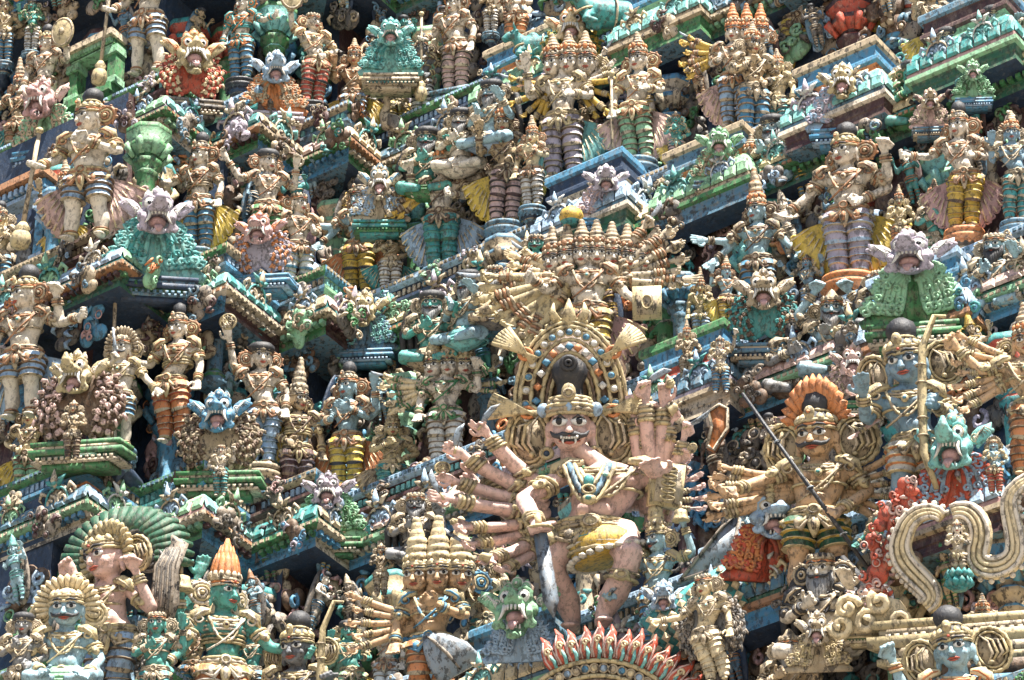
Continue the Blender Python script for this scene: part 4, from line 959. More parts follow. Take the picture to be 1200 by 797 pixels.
F('cream deity with golden banded trousers and a rose sash, arms stretched, upper right',1130,272,122,'C','cream','ochre',-15,hy(A((L,'out','fist'),(R_,'outup','fist'),(R_,'waist','relax'),sway=1,hs=1.1),-20),crn='bun',orn=('tan','rust','aqua'),sash='rose',trim=('brown','yellow'),pedc=OR)
F('slate-blue figure cut by the right edge beside the golden-trousered deity',1192,262,105,'C','slate','teal',-10,W5,crn='kirita2',orn=('tan','buff','aqua'))
F('small gold figure with an orange skirt behind the lilac beast on the green scroll',1056,300,72,'C','gold','orange',-5,W4,crn='kirita',orn=('gold','tan','aqua'),ped=None)
F('blue-faced four-armed deity with tall cone crown above the dark mane, right of centre',890,372,122,'C','skyskin','midblue',-15,hy(A((L,'out','open'),(R_,'lowout','fist'),(L,'lowout','open'),hs=1.1),-25),crn='tall',orn=('tan','brown','aqua'),ped=None)
F('slim gold figurine in the dark recess right of the ten-headed deity',822,402,72,'C','gold','paleblue',-8,A((L,'down','relax'),(R_,'chest','relax')),crn='tall',orn=('gold','tan','brown'),sash=None,ped=None)
F('blue-legged running figure under the cone-crowned deity',948,372,72,'C','slate','paleblue',-20,A((L,'outup','fist'),(R_,'raise','open'),sway=1),crn='cap',orn=TO,ped=None)
# ten-headed
tm_=F('huge many-headed deity, row of faces under ringed crowns and a gold bulb, many arms',690,440,160,'C','cream','ochre',-6,dict(arms=((L,((-.24,-.02,.62),(-.30,-.1,.66)),'fist'),(R_,((.22,-.02,.58),(.32,-.12,.47)),'fist')),heads=7,main=2.4,hs=1.05,fat=1.15,hsp=.082),crn='kirita',ccol=('tan','rust','hair'),orn=('tan','rust','aqua'),
   fans=((L,10,88,150,.54,'gold'),(L,5,55,85,.40,'goldcream'),(R_,9,32,100,.48,'buff')),out=.9,hold=((1,'square',0),),sash='rose',ped=None,wd=1.18)
m=MB(); m.lathe([(.03,0),(.09,.01),(.07,.03),(.105,.06),(.12,.12),(.10,.19),(.05,.235),(.003,.25)],16,mi=[1,1,1,0,0,0,0],flute=.04,nf=12); m.mesh
obj('crown_bulb',m.mesh('crown_bulb',['ochre','teal']),tm_,T4((-.10,.02,1.12),s=.6))
# tier C
F('large cream guardian with black topknot and blue cape facing left at the left edge',24,492,160,'C','pale','paleblue',-20,hy(A((L,'down','relax'),(R_,'out','fist'),(R_,'raise','fist'),short=1,hs=1.15,fat=1.1),-35),crn='bun',orn=('tan','rust','teal'),ccol=('gold','orange','hair'),out=.7,ped=None,wd=1.2,sash='paleblue')
F('white-faced piper with a dark flute and blue shorts beside the gold beast',138,528,115,'C','pale','midblue',-12,hy(A((L,((-.22,0,.62),(-.03,-.14,.74)),'fist'),(R_,'lowout','relax'),short=1,hs=1.15,fat=1.2),-8),crn='halo',face='m',hold=((0,'flute',-8),),orn=GO,out=.8)
F('cream female figure in red-orange banded skirt holding a yellow club, dark topknot',203,520,132,'C','cream','orange',-15,hy(A((L,((-.2,0,.62),(-.37,-.08,.68)),'fist'),(R_,'down','relax'),sway=-1,vest=1),-15),crn='bun',orn=('gold','rust','aqua'),hold=((0,'club',180),),trim=('buff','red'),ped=None)
F('cream figure lifting a ribbed disc, white and blue banded legs, yellow cloth behind',305,548,125,'C','cream','paleblue',-5,hy(A((L,'high','open'),(R_,'down','relax'),sway=1,hs=1.08),18),crn='hat',orn=('tan','rust','brown'),hold=((0,'disc',0),),trim=('paleblue','bluegrey'),sash='yellow',pedc=TN_)
F('tan figure with a tall ribbed crown and dark purple banded skirt on a brown bracket',347,592,118,'C','tanskin','maroon',12,hy(A((L,'hip','relax'),(R_,'down','relax'),vest=1,hs=1.1),25),crn='tall',ccol=('tan','buff','hair'),orn=('gold','brown','aqua'),trim=('brown','lilac'),sash='teal',pedc=('tan','gold','brown'))
F('blue four-armed deity with yellow banded skirt and coral sash above the green scroll',406,580,122,'C','skyskin','yellow',-12,hy(A((L,'lowout','open'),(R_,'raise','open'),(L,'waist','relax'),(R_,'chest','open'),hs=1.08),-22),crn='bun',orn=('tan','rust','teal'),trim=('hair','gold'),sash='orange',ped=None)
F('small golden figure with teal banded legs left of the pink arms',459,592,86,'C','gold','teal',5,W4,crn='tall',ccol=('gold','tan','hair'),orn=('gold','tan','aqua'),trim=('darkgreen','aqua'),wd=1.25,sash='tan')
F('three-headed golden-crowned deity with white banded legs and yellow arm fan, left of the demon',522,545,112,'C','cream','white',-8,hy(A((L,'down','relax'),(R_,'raise','fist'),heads=3,main=.8,hs=1.2),-5),crn='kirita',ccol=('gold','tan','hair'),orn=('buff','green','aqua'),fans=((L,7,70,130,.36,'goldcream'),(R_,3,60,100,.3,'gold')),ped=None,wd=1.2)
F('little cream figure raising an arm on the blue ledge right of the demon halo',845,462,66,'C','cream','midblue',-8,A((L,'chest','relax'),(R_,'high','fist'),stance=.02),crn='cap',orn=('tan','gold','aqua'),ped=None,out=1.0)
F('tan figurine left of the little cream one, behind the weapons',806,450,64,'C','tanskin','tan',-5,W4,crn='kirita',ped=None,out=.9)
# tier D: heroes
DO=dict(arms=((L,((-.25,-.08,.60),(-.20,-.22,.42)),'fist'),(R_,((.24,-.02,.60),(.20,-.10,.66)),'relax')),hs=1.42,hz=.045,hxs=.78,hx=-.10,sway=-1.0,fat=1.15,vox=.009,hp=10,
  **{'leg+1':[(.05,.0,.47),(.09,-.12,.30),(.085,-.11,.26),(.04,-.05,.14),(.0,-.04,.04)],'leg-1':[(-.06,.0,.47),(-.16,.0,.33),(-.16,.02,.29),(-.12,.10,.18),(-.10,.12,.08)]})
D_=F('great pink demon king with black moustache, jewelled halo crown, many arms and a long sword',706,738,240,'D','pinkskin',None,-4,DO,crn=None,face='mf',orn=('gold','tan','aqua'),ears=False,out=1.05,hold=((0,'sword',-6),),ped=None,wd=1.42,es=1.5)
HT=Matrix(head_Ts(DO)[0].tolist())
def demon_crown():
    m=MB(); # local head units
    for z,r,mi,b in((.045,.075,0,0),(.058,.078,1,.3),(.072,.077,0,0),(.088,.070,1,.3),(.10,.066,0,0)): m.torus((0,.0,z),(r,r*1.06),.009,26,6,mi,bead=b)
    m.lathe([(.07,.05),(.058,.10),(.040,.125),(.040,.16),(.052,.185),(.055,.21),(.048,.235),(.03,.252),(.003,.26)],24,(0,.01,0),2,flute=.07,nf=12)
    m.torus((0,-.045,.225),.022,.009,14,5,2,axis='y'); m.torus((0,-.052,.225),.009,.006,10,4,2,axis='y')
    m.ell((0,-.075,.115),(.024,.014,.034),10,6,0); m.torus((0,-.088,.11),.014,.005,10,4,1,axis='y'); m.ell((0,-.085,.062),(.012,.008,.016),8,5,3); 
    for s in(-1,1): m.ell((s*.055,-.055,.068),(.010,.008,.016),7,5,3); m.ell((s*.085,-.02,.065),(.022,.02,.026),8,6,3)
    return m.mesh('crown',['gold','tan','hair','paleblue'])
def demon_halo():
    m=MB(); y=.05
    out=[(-.155,.0),(-.175,.06),(-.16,.13),(-.165,.2),(-.13,.27),(-.07,.335),(0,.375),(.07,.335),(.13,.27),(.165,.2),(.16,.13),(.175,.06),(.155,.0)]
    m.prism([(x,z+.03) for x,z in out],y,y+.03,1)
    def archp(r,rz,n=40,a0=-10,a1=190): return [(math.cos(R(a))*r,y-.012,.10+math.sin(R(a))*rz) for a in np.linspace(a0,a1,n)]
    for r,rz,th,mi in((.150,.27,.008,0),(.118,.225,.007,0),(.085,.18,.008,0),(.165,.285,.006,0),(.071,.155,.006,1),(.062,.135,.007,0)): m.loft(archp(r,rz),[(th*1.15 if i%2 else th*.8) for i in range(40)],6,mi)
    for i,p in enumerate(archp(.133,.25,19)): m.ell((p[0],y-.018,p[2]),(.011,.009,.011),8,6,2 if i%2 else 3); m.torus((p[0],y-.018,p[2]),.013,.003,10,4,0,axis='y')
    for i,p in enumerate(archp(.101,.20,15)): m.box((p[0],y-.02,p[2]),(.010,.008,.010),i%3+1 if i%3 else 4,rot=np.array([[.7,0,.7],[0,1,0],[-.7,0,.7]]))
    for i,p in enumerate(archp(.158,.30,30)): m.ico((p[0],y-.0,p[2]),.010,0)
    for s in(-1,1):
        for (x,z,a,k) in((.125,.075,78,1.15),(.13,.275,48,1.0)):
            for q in range(7):
                b=R(a+(q-3)*6.5); dx,dz=math.sin(b),math.cos(b)
                m.loft([(s*(x-.04*dx),y-.03,z-.04*dz),(s*(x+.045*k*dx),y-.045,z+.045*k*dz),(s*(x+.105*k*dx),y-.03,z+.105*k*dz)],[.005,.0095,.008],6,0)
            m.torus((s*x,y-.03,z),.018,.007,12,5,4,axis='y')
    m.loft([(0,y,.36),(0,y-.01,.42),(0,y,.47)],[(.03,.015),(.018,.012),(.002,.002)],8,0)
    for s in(-1,1): m.loft([(s*.03,y,.38),(s*.05,y-.01,.42),(s*.045,y,.455)],[(.016,.012),(.012,.01),(.002,.002)],6,0)
    return m.mesh('halo',['gold','brown','midblue','white','orange'])
def big_ear():
    m=MB(); m.prism([(math.cos(a)*.072,math.sin(a)*.10) for a in np.linspace(0,2*math.pi,24,endpoint=False)],.002,.018,1)
    m.torus((0,-.002,0),(.074,.102),.010,32,5,0,axis='y',bead=.25); m.torus((0,-.004,0),(.058,.084),.006,24,5,0,axis='y')
    for k in range(4):
        x=-.035+.02*k; m.loft([(x+.01,-.008,-.065+.01*k),(x+.035,-.012,-.02),(x+.025,-.012,.04),(x,-.008,.07-.012*k)],[.004,.007,.006,.004],5,0 if k%2 else 2)
    m.ico((-.01,-.012,-.06),.012,0); return m.mesh('ear_disc',['gold','tan','buff'])
BIGEAR=big_ear()
m=MB(); m.ell((0,-.078,-.049),(.034,.012,.015),12,6,0); m.loft([(-.036,-.066,-.043),(-.018,-.084,-.036),(0,-.088,-.040),(.018,-.084,-.036),(.036,-.066,-.043)],[.003,.006,.006,.006,.003],6,1); m.loft([(-.034,-.066,-.054),(0,-.086,-.066),(.034,-.066,-.054)],[.003,.006,.003],6,1)
for q in range(-3,4): m.box((q*.0085,-.088,-.047+abs(q)*.0006),(.0036,.003,.005),2)
for sd in(-1,1): m.loft([(sd*.008,-.080,.044),(sd*.026,-.080,.058),(sd*.048,-.066,.054),(sd*.060,-.046,.040)],[.002,.0045,.004,.002],6,3)
tag(obj('face_paint',m.mesh('face_paint',['pupil','lip','tooth','pupil']),D_,HT),kind='stuff')
obj('crown',demon_crown(),D_,HT); obj('halo',demon_halo(),D_,HT@T4((0,0,-.01),s=(1.10,1,1.04)))
def ring_me():
    m=MB(); m.torus((0,0,0),.017,.008,14,6,0,axis='y'); m.ell((0,0,0),(.012,.006,.012),8,5,1); return m.mesh('earring',['gold','navy'])
RING=ring_me()
for sd in(-1,1):
    obj('ear_disc',BIGEAR,D_,HT@T4((sd*.135,.03,-.02),rz=sd*.2,s=(sd*1,1,1.05))); obj('earring',RING,D_,HT@T4((sd*.078,-.01,-.085)))
# draped waistcloth, knee ornament, chest garland
m=MB(); m.loft([(-.03,.0,.50),(-.02,-.0,.44),(.01,-.03,.38),(.03,-.03,.33)],[(.10,.085),(.108,.10),(.118,.115),(.125,.11)],24,0)
for k in range(6):
    z=.50-.032*k; m.torus((-.03+.011*k,-.004*k,z),(.102+.006*k,.088+.007*k),.010,30,5,[1,2,1,3,4,1][k],bead=.25 if k%2 else 0,T=nT(T4((0,0,0),ry=.0)))
m.ell((-.03,-.105,.47),(.036,.024,.036),12,8,1); m.torus((-.03,-.125,.47),.022,.006,12,4,2,axis='y')
for i in range(26):
    a=2*math.pi*i/26; m.ico((.03+math.sin(a)*.13,-.03-math.cos(a)*.12,.335+.045*math.sin(a)),.016,4)
obj('waistcloth',m.mesh('waistcloth',['ochre','gold','tan','teal','pale']),D_,T4((0,0,.0),ry=-.0))
m=MB(); m.torus((0,0,0),(.052,.052),.010,16,5,0); m.torus((0,0,.03),(.052,.052),.007,16,5,1); m.ell((0,-.05,.012),(.03,.014,.03),10,6,0); m.torus((0,-.064,.012),.016,.005,12,4,1,axis='y')
obj('knee_band',m.mesh('knee_band',['gold','tan']),D_,T4((.065,-.085,.20),rx=.15,ry=.30))
m=MB()
for (w_,zb,th,mi,n) in((.060,.60,.012,1,25),(.078,.56,.008,0,25),(.045,.645,.008,0,19)):
    P=[(a*w_*(1.1-.25*(1-abs(a))),-.105+abs(a)**3*.045,zb+abs(a)**2.4*(.775-zb)) for a in np.linspace(-1,1,n)]; m.loft(P,[th*(1.25 if i%2 else .8) for i in range(n)],6,mi)
m.ell((0,-.13,.57),(.026,.014,.026),10,6,0); m.ell((0,-.125,.66),(.018,.012,.03),8,6,2); m.torus((0,-.135,.615),.02,.006,12,4,0,axis='y'); m.ico((0,-.145,.57),.012,2)
obj('garland',m.mesh('garland',['gold','bluegrey','teal']),D_,T4((-.035,-.005,0)))
m=MB(); m.box((0,0,0),(.055,.018,.105),0); m.box((0,-.02,0),(.042,.006,.09),1)
for i in range(5): m.torus((0,-.028,-.07+.035*i),(.022,.012),.006,10,4,0,axis='y')
obj('shoulder_plate',m.mesh('shoulder_plate',['gold','buff']),D_,T4((.215,-.10,.64),rz=.35,ry=.08))
# the demon's spare arms: from the shoulder towards a hand position given in the figure's own height units
def ray_arm(root,S,Hd,fc,k,orn=('gold','tan'),hold=None,thick=1.0,dy=0):
    Hd=(Hd[0]+.012*math.sin(Hd[2]*91),Hd[1],Hd[2]+.012*math.sin(Hd[0]*77)); S=np.array(S,float); Hd=np.array(Hd,float); L_=np.linalg.norm(Hd-S)/1.04; am,bm=arm_unit(k)
    T=frame(S,Hd); T[:3,3]=S; sg=-1 if Hd[0]<S[0] else 1
    M=Matrix(T.tolist())@Matrix.Diagonal((L_*thick*sg,L_*thick,L_,1)); ar=obj('arm',am,root,M,[fc]); tag(obj('bangle',bm,ar,mats=orn),kind='stuff')
    if hold: obj(hold,weapon(hold),ar,T4((0,-.07,.95),ry=R(-60 if sg<0 else 50),s=1.05),['gold','tan','steel'])
    return ar
HX=[(563,488,'mudra','knife'),(536,514,'open','knife'),(522,548,'mudra','disc'),(518,580,'open','knife'),(534,610,'fist','lotus'),(548,634,'fist','knife'),(566,656,'mudra','bell'),(592,664,'fist',None),(546,540,'open',None),(556,512,'mudra',None),(542,596,'open',None)]
for i,(u,v,k,hd) in enumerate(HX):
    x,z=(u-706)/240/1.42,(727-v)/240; far=i>7; ray_arm(D_,(-.20 if not far else -.14,.06+.010*i,.70-.035*min(i,7)),(x,-.08+.03*(i%3)+(.12 if far else 0),z),'pinkskin',k,hold=hd,thick=1.12)
HX2=[(757,436,'fist','knife'),(776,440,'mudra','lotus'),(792,466,'fist','bell'),(803,490,'fist','knife'),(808,517,'fist','disc'),(802,546,'fist','bell'),(792,578,'open','club')]
for i,(u,v,k,hd) in enumerate(HX2):
    x,z=(u-706)/240/1.42,(727-v)/240; ray_arm(D_,(.17+.006*i,.06,.66-.03*i),(x,-.05+.02*(i%3),z),'pinkskin',k,hold=hd,thick=.66)
for i in range(9): # inner sleeves behind the shoulder on the right
    a=R(24+i*9); ray_arm(D_,(.08,.08,.62),(.08+.27*math.sin(a),.05,.62+.38*math.cos(a)),'pinkskin',['fist','open'][i%2],thick=.66)
for i,(u,v) in enumerate(((742,452),(750,474),(768,462),(784,500),(790,528),(770,598),(754,612))): ray_arm(D_,(.15,.07,.60),((u-706)/240/1.42,.0,(727-v)/240),'pinkskin',['fist','mudra'][i%2],thick=.60,hold='lotus' if i%3==0 else None)
def hero_ears(root,o,sc=.9):
    T=Matrix(head_Ts(o)[0].tolist())
    for sd in(-1,1): obj('ear_disc',BIGEAR,root,T@T4((sd*.135,.03,-.015),rz=sd*.25,s=(sd*sc,sc,sc)))
ob=dict(arms=((L,((-.22,-.02,.70),(-.34,-.10,.62)),'fist'),(R_,((.22,.02,.62),(.10,-.14,.46)),'fist')),hs=1.35,hy=-15,fat=1.2,vox=.011,sway=-.5,hp=8)
r_=F('orange moustached warrior with flame crest and gold ear discs gripping a long dark spear',962,706,205,'D','orangeskin','darkgreen',-8,dict(ob,short=1,stance=.04),crn='bun',ccol=('gold','orange','hair'),face='m',orn=('gold','tan','teal'),ears=False,out=.95,trim=('gold','ochre'),ped=None,wd=1.25)
hero_ears(r_,ob,1.05)
m=MB()
for i in range(13):
    a=R(-75+i*12.5); c,s=math.cos(a),math.sin(a); m.loft([(s*.06,.03,.06+c*.06),(s*.10,.02,.06+c*.13),(s*.12,.0,.06+c*.20),(s*.105,.01,.06+c*.235)],[.016,.022,.018,.003],6,0)
obj('flame_crest',m.mesh('flame_crest',['orange']),r_,Matrix(head_Ts(ob)[0].tolist()))
for i in range(6): ray_arm(r_,(-.12,.06,.72-.02*i),(-.46-.01*i,-.02+.02*(i%2),.78-.055*i),'orangeskin',['fist','mudra'][i%2],thick=1.0)
for i in range(6): ray_arm(r_,(.12,.06,.70-.02*i),(.40-.012*i,-.02+.02*(i%2),.86-.10*i),'orangeskin',['fist','mudra','open'][i%3],thick=.9,hold='bell' if i==4 else None)
m=MB(); m.loft([(0,0,-.62),(0,0,0),(0,0,.62)],[.010,.010,.009],8,0); m.lathe([(.012,-.62),(.03,-.64),(.036,-.68),(.02,-.72),(.03,-.75),(.004,-.80)],10,mi=0); 
for z in(-.3,0,.3): m.torus((0,0,z),.016,.004,10,4,1)
obj('spear',m.mesh('spear',['black','steel']),r_,T4((-.02,-.22,.56),ry=R(-27)))
ob=dict(arms=((L,((-.20,-.02,.60),(-.20,-.14,.70)),'open'),(R_,((.20,.0,.60),(.13,-.13,.62)),'fist')),hs=1.35,hy=-12,fat=1.05,vox=.011,sway=1,hp=8,hr=-6)
r_=F('slate-blue deity raising an open palm and holding a curved bow beside the aqua beast',1072,618,205,'D','slate','pale',-10,dict(ob,short=1),crn='bun',ccol=('gold','tan','hair'),face='t',orn=('gold','tan','midblue'),ears=False,out=.9,trim=('gold','orange'),ped=None,wd=1.2,hold=((1,'bow',0),))
hero_ears(r_,ob,.95)
for i in range(4): ray_arm(r_,(-.10,.08,.70),(-.30+.01*i,.0,.92-.13*i),'pinkskin',['mudra','open'][i%2],thick=.6)
r_=F('orange multi-armed figure cut by the right edge, five hands reaching left and one knee raised',1212,560,175,'D','orangeskin','orange',-10,A((L,'outup','fist'),(R_,'raise','fist'),sway=1),crn='kirita',orn=GO,ped=None,out=.8,wd=1.2)
for i in range(7): ray_arm(r_,(-.08,.04,.80-.02*i),(-.40-.012*(i%3),-.04,.98-.092*i),'orangeskin',['mudra','open','fist'][i%3],thick=.95)
r_=F('blue-grey moustached helper raising a golden bell, right of the pink demon leg',772,768,128,'D','skyskin','midblue',-15,hy(A((L,'lowout','fist'),(R_,((.27,0,.78),(.22,-.06,.98)),'fist'),hs=1.15),-35),crn='tall',ccol=('gold','tan','hair'),face='m',orn=('gold','tan','aqua'),out=.95,hold=((1,'bell',0),(0,'knife',30)),ped=None)
ob=dict(arms=((L,((-.02,-.14,.66),(-.10,-.16,.80)),'fist'),(R_,((.26,-.02,.58),(.20,-.1,.80)),'fist')),hs=1.45,hy=-22,hr=-10,hp=4,fat=1.1,sway=1.5,vox=.011)
r_=F('large pink-faced figure tilting its head under a dark green ribbed parasol, arms folded before it',122,838,190,'D','pinkskin','paleblue',-22,dict(ob),crn='halo',ccol=('gold','tan','hair'),orn=('gold','tan','aqua'),out=.9,ped=None,wd=1.2,ears=False,eyes=True)
hero_ears(r_,ob,.8)
m=MB()
for i in range(21):
    a=R(-95+i*9.5); c,s=math.cos(a),math.sin(a); m.loft([(s*.10,.0,c*.10),(s*.22,-.05,c*.22),(s*.33,.0,c*.33),(s*.36,.05,c*.36)],[.020,.030,.036,.016],6,0)
m.ell((0,.05,0),(.28,.04,.28),24,8,1); obj('parasol',m.mesh('parasol',['darkgreen','navy']),r_,T4((.0,.14,.96),s=1.0))
m=MB()
for (x,z,r) in((.10,1.06,.075),(.18,.94,.07)):
    for k in range(4): m.torus((x,.08,z),r*(1-.24*k),.012,20,5,k%2,axis='y')
    m.ell((x,.09,z),(r,.02,r),14,6,0)
obj('hair_coil',m.mesh('hair_coil',['beard','hair']),r_)
m=MB(); m.loft([(0,0,-.30),(.02,.0,-.1),(-.01,0,.12),(.06,.02,.30),(.0,.02,.36)],[(.055,.03),(.085,.035),(.09,.03),(.06,.03),(.01,.01)],9,0)
for k in range(9): m.loft([(-.06+.015*k,-.03,-.26+.03*k%7*.01),(-.05+.016*k,-.045,-.05),(-.06+.015*k,-.03,.14),(-.01+.012*k,-.01,.27)],[.008,.013,.012,.005],5,k%2)
obj('wing',m.mesh('wing',['plaster','stone']),r_,T4((.29,.04,.74),ry=.05,s=(.8,1,.9)))
ob=dict(arms=((L,((-.23,-.02,.66),(-.24,-.08,.84)),'fist'),(R_,((.24,-.02,.60),(.36,-.1,.56)),'fist'),(L,((-.20,.03,.76),(-.14,.02,1.0)),'open'),(L,((-.22,-.04,.55),(-.30,-.12,.44)),'relax')),hs=1.2,hy=28,fat=1.1,hp=4,vest=1,vox=.011)
r_=F('sea-green skinned figure with an orange feather headdress and striped vest, arms lifted, lower left',258,874,190,'D','tealskin','orange',14,dict(ob),crn='feather',ccol=('buff','orange','hair'),face='t',orn=('gold','cream','maroon'),out=.9,trim=('white','gold'),ped=None,wd=1.15,hold=((0,'bell',0),))
ob=dict(arms=((L,((-.19,.0,.58),(-.10,-.16,.46)),'relax'),(R_,((.20,.0,.58),(.16,-.16,.44)),'relax')),hs=1.4,seat=1,fat=1.35,hp=8,vox=.012)
r_=F('pale blue moustached figure seated low at the bottom left, golden sunray halo round its head',72,873,145,'D','skyskin',None,-4,ob,crn='halo',ccol=('goldcream','gold','hair'),face='m',orn=('gold','goldcream','paleblue'),out=1.3,ped=None,wd=1.2)
obj('waistcloth',cached('lap',lambda:lap()),r_,mats=['palegreen'])
F('small sea-green figure with black hair at the bottom edge left of the feathered one',180,850,112,'D','tealskin','teal',-5,A((L,'chest','relax'),(R_,'raise','open'),hs=1.1,fat=1.15),crn='hairdo',orn=('tan','buff','maroon'),out=1.25,ped=None)
F('grey horse-faced figurine at the bottom left corner',22,850,112,'D','beard','tan',-5,W4,crn='hat',orn=TO,out=1.25,ped=None)
ob=dict(arms=((L,'down','relax'),(R_,((.24,-.02,.62),(.22,-.12,.66)),'fist')),hs=1.3,hy=-14,hp=6,fat=1.1,vox=.011)
r_=F('dark grey-faced archer with black topknot and gold ear flares, bottom left of centre',345,925,172,'D','greyskin','gold',-10,dict(ob),crn='bun',ccol=('gold','tan','hair'),orn=('gold','tan','brown'),out=1.0,ped=None,wd=1.2,ears=False,hold=((1,'bow',0),))
hero_ears(r_,ob,.7)
r_=F('orange-skinned three-headed deity with tall golden ribbed crowns behind a flaking grey shield',505,835,150,'D','orangeskin','orange',-8,dict(arms=((L,'down','relax'),(R_,'chest','relax')),heads=3,main=.7,hs=1.3,fat=1.1),crn='tall',ccol=('goldcream','gold','hair'),orn=('gold','midblue','aqua'),out=.95,ped=None,wd=1.2)
for i in range(5): ray_arm(r_,(-.12,.06,.66-.02*i),(-.46,-.03,.80-.10*i),'orangeskin',['mudra','fist'][i%2],thick=.95)
m=MB(); m.loft([(-.02,0,.20),(.02,-.03,.05),(.06,-.03,-.15),(.08,.0,-.40)],[(.03,.02),(.15,.03),(.24,.03),(.26,.02)],12,0,ref=(0,1,0)); m.loft([(-.02,-.04,.16),(.02,-.07,.05),(.06,-.07,-.15),(.08,-.04,-.38)],[.01,.02,.02,.01],6,1); obj('shield',m.mesh('shield',['steel','plaster']),r_,T4((.04,-.10,.40),ry=-.5,s=.55))
F('dark tan goddess with black hair in the recess left of the green crested beast',565,792,118,'D','tanskin','teal',-8,hy(A((L,'lowout','relax'),(R_,((.2,0,.80),(.1,.03,.92)),'relax'),sway=1.5,hs=1.1),-8),crn='hairdo',orn=('tan','gold','aqua'),out=.6,ped=None)
F('tiny tan attendant at the left of the three-headed orange deity',446,700,60,'D','tanskin','tan',-5,W4,crn='cap',out=.7,ped=None)
r_=F('yellow-skinned winged figure leaning left on the roof beside the demon arch, bottom right of centre',842,800,108,'D','goldcream','goldcream',-20,hy(A((L,((-.24,-.02,.66),(-.40,-.06,.66)),'fist'),(R_,'down','relax'),sway=-1.5,hs=1.1),-20),crn='hairdo',orn=('buff','tan','aqua'),out=1.35,ped=None,roll=-8,trim=('goldcream','buff'))
for sd in(-1,1): obj('wing',feather_mesh(),r_,T4((sd*.06,.06,.72),s=(sd*.28,.28,.42)),['stone','plaster','beard'])
ob=dict(arms=((L,((-.24,.0,.66),(-.30,-.06,.86)),'fist'),(R_,'down','relax')),hs=1.4,hy=-8,hr=-8,hp=6)
r_=F('sky-blue skinned deity with black shell-like topknot and gold fan ears in the bottom right corner',1126,945,190,'D','skyskin','gold',-8,dict(ob),crn='bun',ccol=('gold','tan','hair'),orn=('goldcream','orange','aqua'),out=1.3,ped=None,wd=1.2,ears=False)
hero_ears(r_,ob,1.0)
r_=F('slim cream figurine with joined hands on a teal lotus inside the gold scroll',1124,680,66,'D','cream','tan',-8,A((L,'chest','relax'),(R_,'chest','relax'),hs=1.1),crn='cap',orn=('buff','gold','aqua'),out=1.35,ped=None)
m=MB()
for k in range(2):
    for i in range(12):
        a=2*math.pi*i/12+k*.26; m.loft([(math.sin(a)*.12,-math.cos(a)*.12,.0-.14*k),(math.sin(a)*.20,-math.cos(a)*.20,.07-.14*k),(math.sin(a)*.19,-math.cos(a)*.19,.15-.14*k)],[(.05,.03),(.065,.03),(.01,.01)],6,0)
m.lathe([(.12,-.2),(.16,-.1),(.16,.1),(.12,.12)],14); obj('lotus_seat',m.mesh('lotus_seat',['teal']),r_,T4((0,0,.02)))
F('tiny moustached head and shoulders peeping above the red scroll at the right edge',1167,580,64,'D','skyskin','red',-10,W4,crn='halo',face='m',orn=GO,out=1.1,ped=None)
F('small teal dancer among the red scroll leaves left of the gold arch',1030,668,66,'D','tealskin','red',-20,A((L,'lowout','open'),(R_,'raise','relax')),crn='cap',orn=GO,out=1.15,ped=None)
# ---- sages
S('sage with black round hat and teal face below the small dark figure',500,163,30,'B','tealskin',-5,orn=TO,cloth='green')
S('cream-robed sage with a round dark hat under the leaning cream figure',540,140,28,'B','pale',-15,cloth='cream')
S('pale blue turbaned sage at the left of the big three-headed deity',576,108,30,'B','skyskin',-35,cloth='paleblue')
S('green-faced sage with dark hat below the red and white legs, upper right',1070,85,30,'B','tealskin',-12,orn=('green','tan','aqua'),beard=None,cloth='green')
S('blue bare-chested sage with beaded collar and black hair, upper right',1114,48,34,'B','skyskin',-25,cloth='bluegrey',beard=None)
S('dark-hatted sage with a black beard and pale collar at the top right corner',1166,22,32,'B','skyskin',-10,cloth='ochre',beard=(1,'hair'))
S('grey-bearded sage under the blue pedestal of the yellow-trousered deity',952,122,30,'B','beard',-10)
S('blue-faced sage with dark hat left of the gold beast, upper right',905,150,32,'B','skyskin',-30,cloth='teal')
S('black-bearded blue sage at the right edge below the rose sash',1165,288,34,'C','skyskin',-25,cap='hairdo',beard=(1,'hair'),cloth='bluegrey')
S('dark-bearded sage with tall black hair next to the one holding its arms overhead',933,383,36,'C','beard',-5,cap='hairdo',beard=(1,'hair'),cloth='brown')
S('blue sage with both arms folded over its head',975,362,36,'C','skyskin',-8,cap='cap',arms=((L,'over','fist'),(R_,'over','fist')),cloth='paleblue')
S('teal-faced sage with flat black hat under the dark green trousers',506,356,32,'C','tealskin',-8,cloth='tan')
S('sage in profile with wide dark hat, right of the flat-hatted one',548,332,32,'C','skyskin',-40,cloth='aqua')
S('black-bearded sage peering from behind the green scroll base, right',1030,328,26,'C','beard',-10,cap='hairdo',beard=(1,'hair'))
S('grey weathered face with round curls beside the knife below the pink hands',487,590,30,'D','beard',-5,cap='hairdo',cloth='stone',out=.7)
S('dark curly-haired sage below the golden arms of the ten-headed deity',580,322,26,'C','tanskin',-10,cap='hairdo',cloth='stone')
S('teal curly-haired crouching figure left of the ten heads',628,285,24,'C','tealskin',-10,cap='hairdo',cloth='aqua',beard=None)
S('green-faced crouching guardian below the pale blue legs, top right of centre',880,185,28,'B','tealskin',5,cap='kirita2',cloth='green',beard=None)
S('white-bodied sage with long grey beard, black hair wave and bead string, lower right',962,668,46,'D','pale',-22,cap='hairdo',beard=(2,'beard'),out=1.2,cloth='tan',orn=('hair','tan','buff'))
S('dusty bearded figure at the foot of the sage with raised hand',925,760,36,'D','tanskin',-20,cap='cap',out=1.2,cloth='tan')
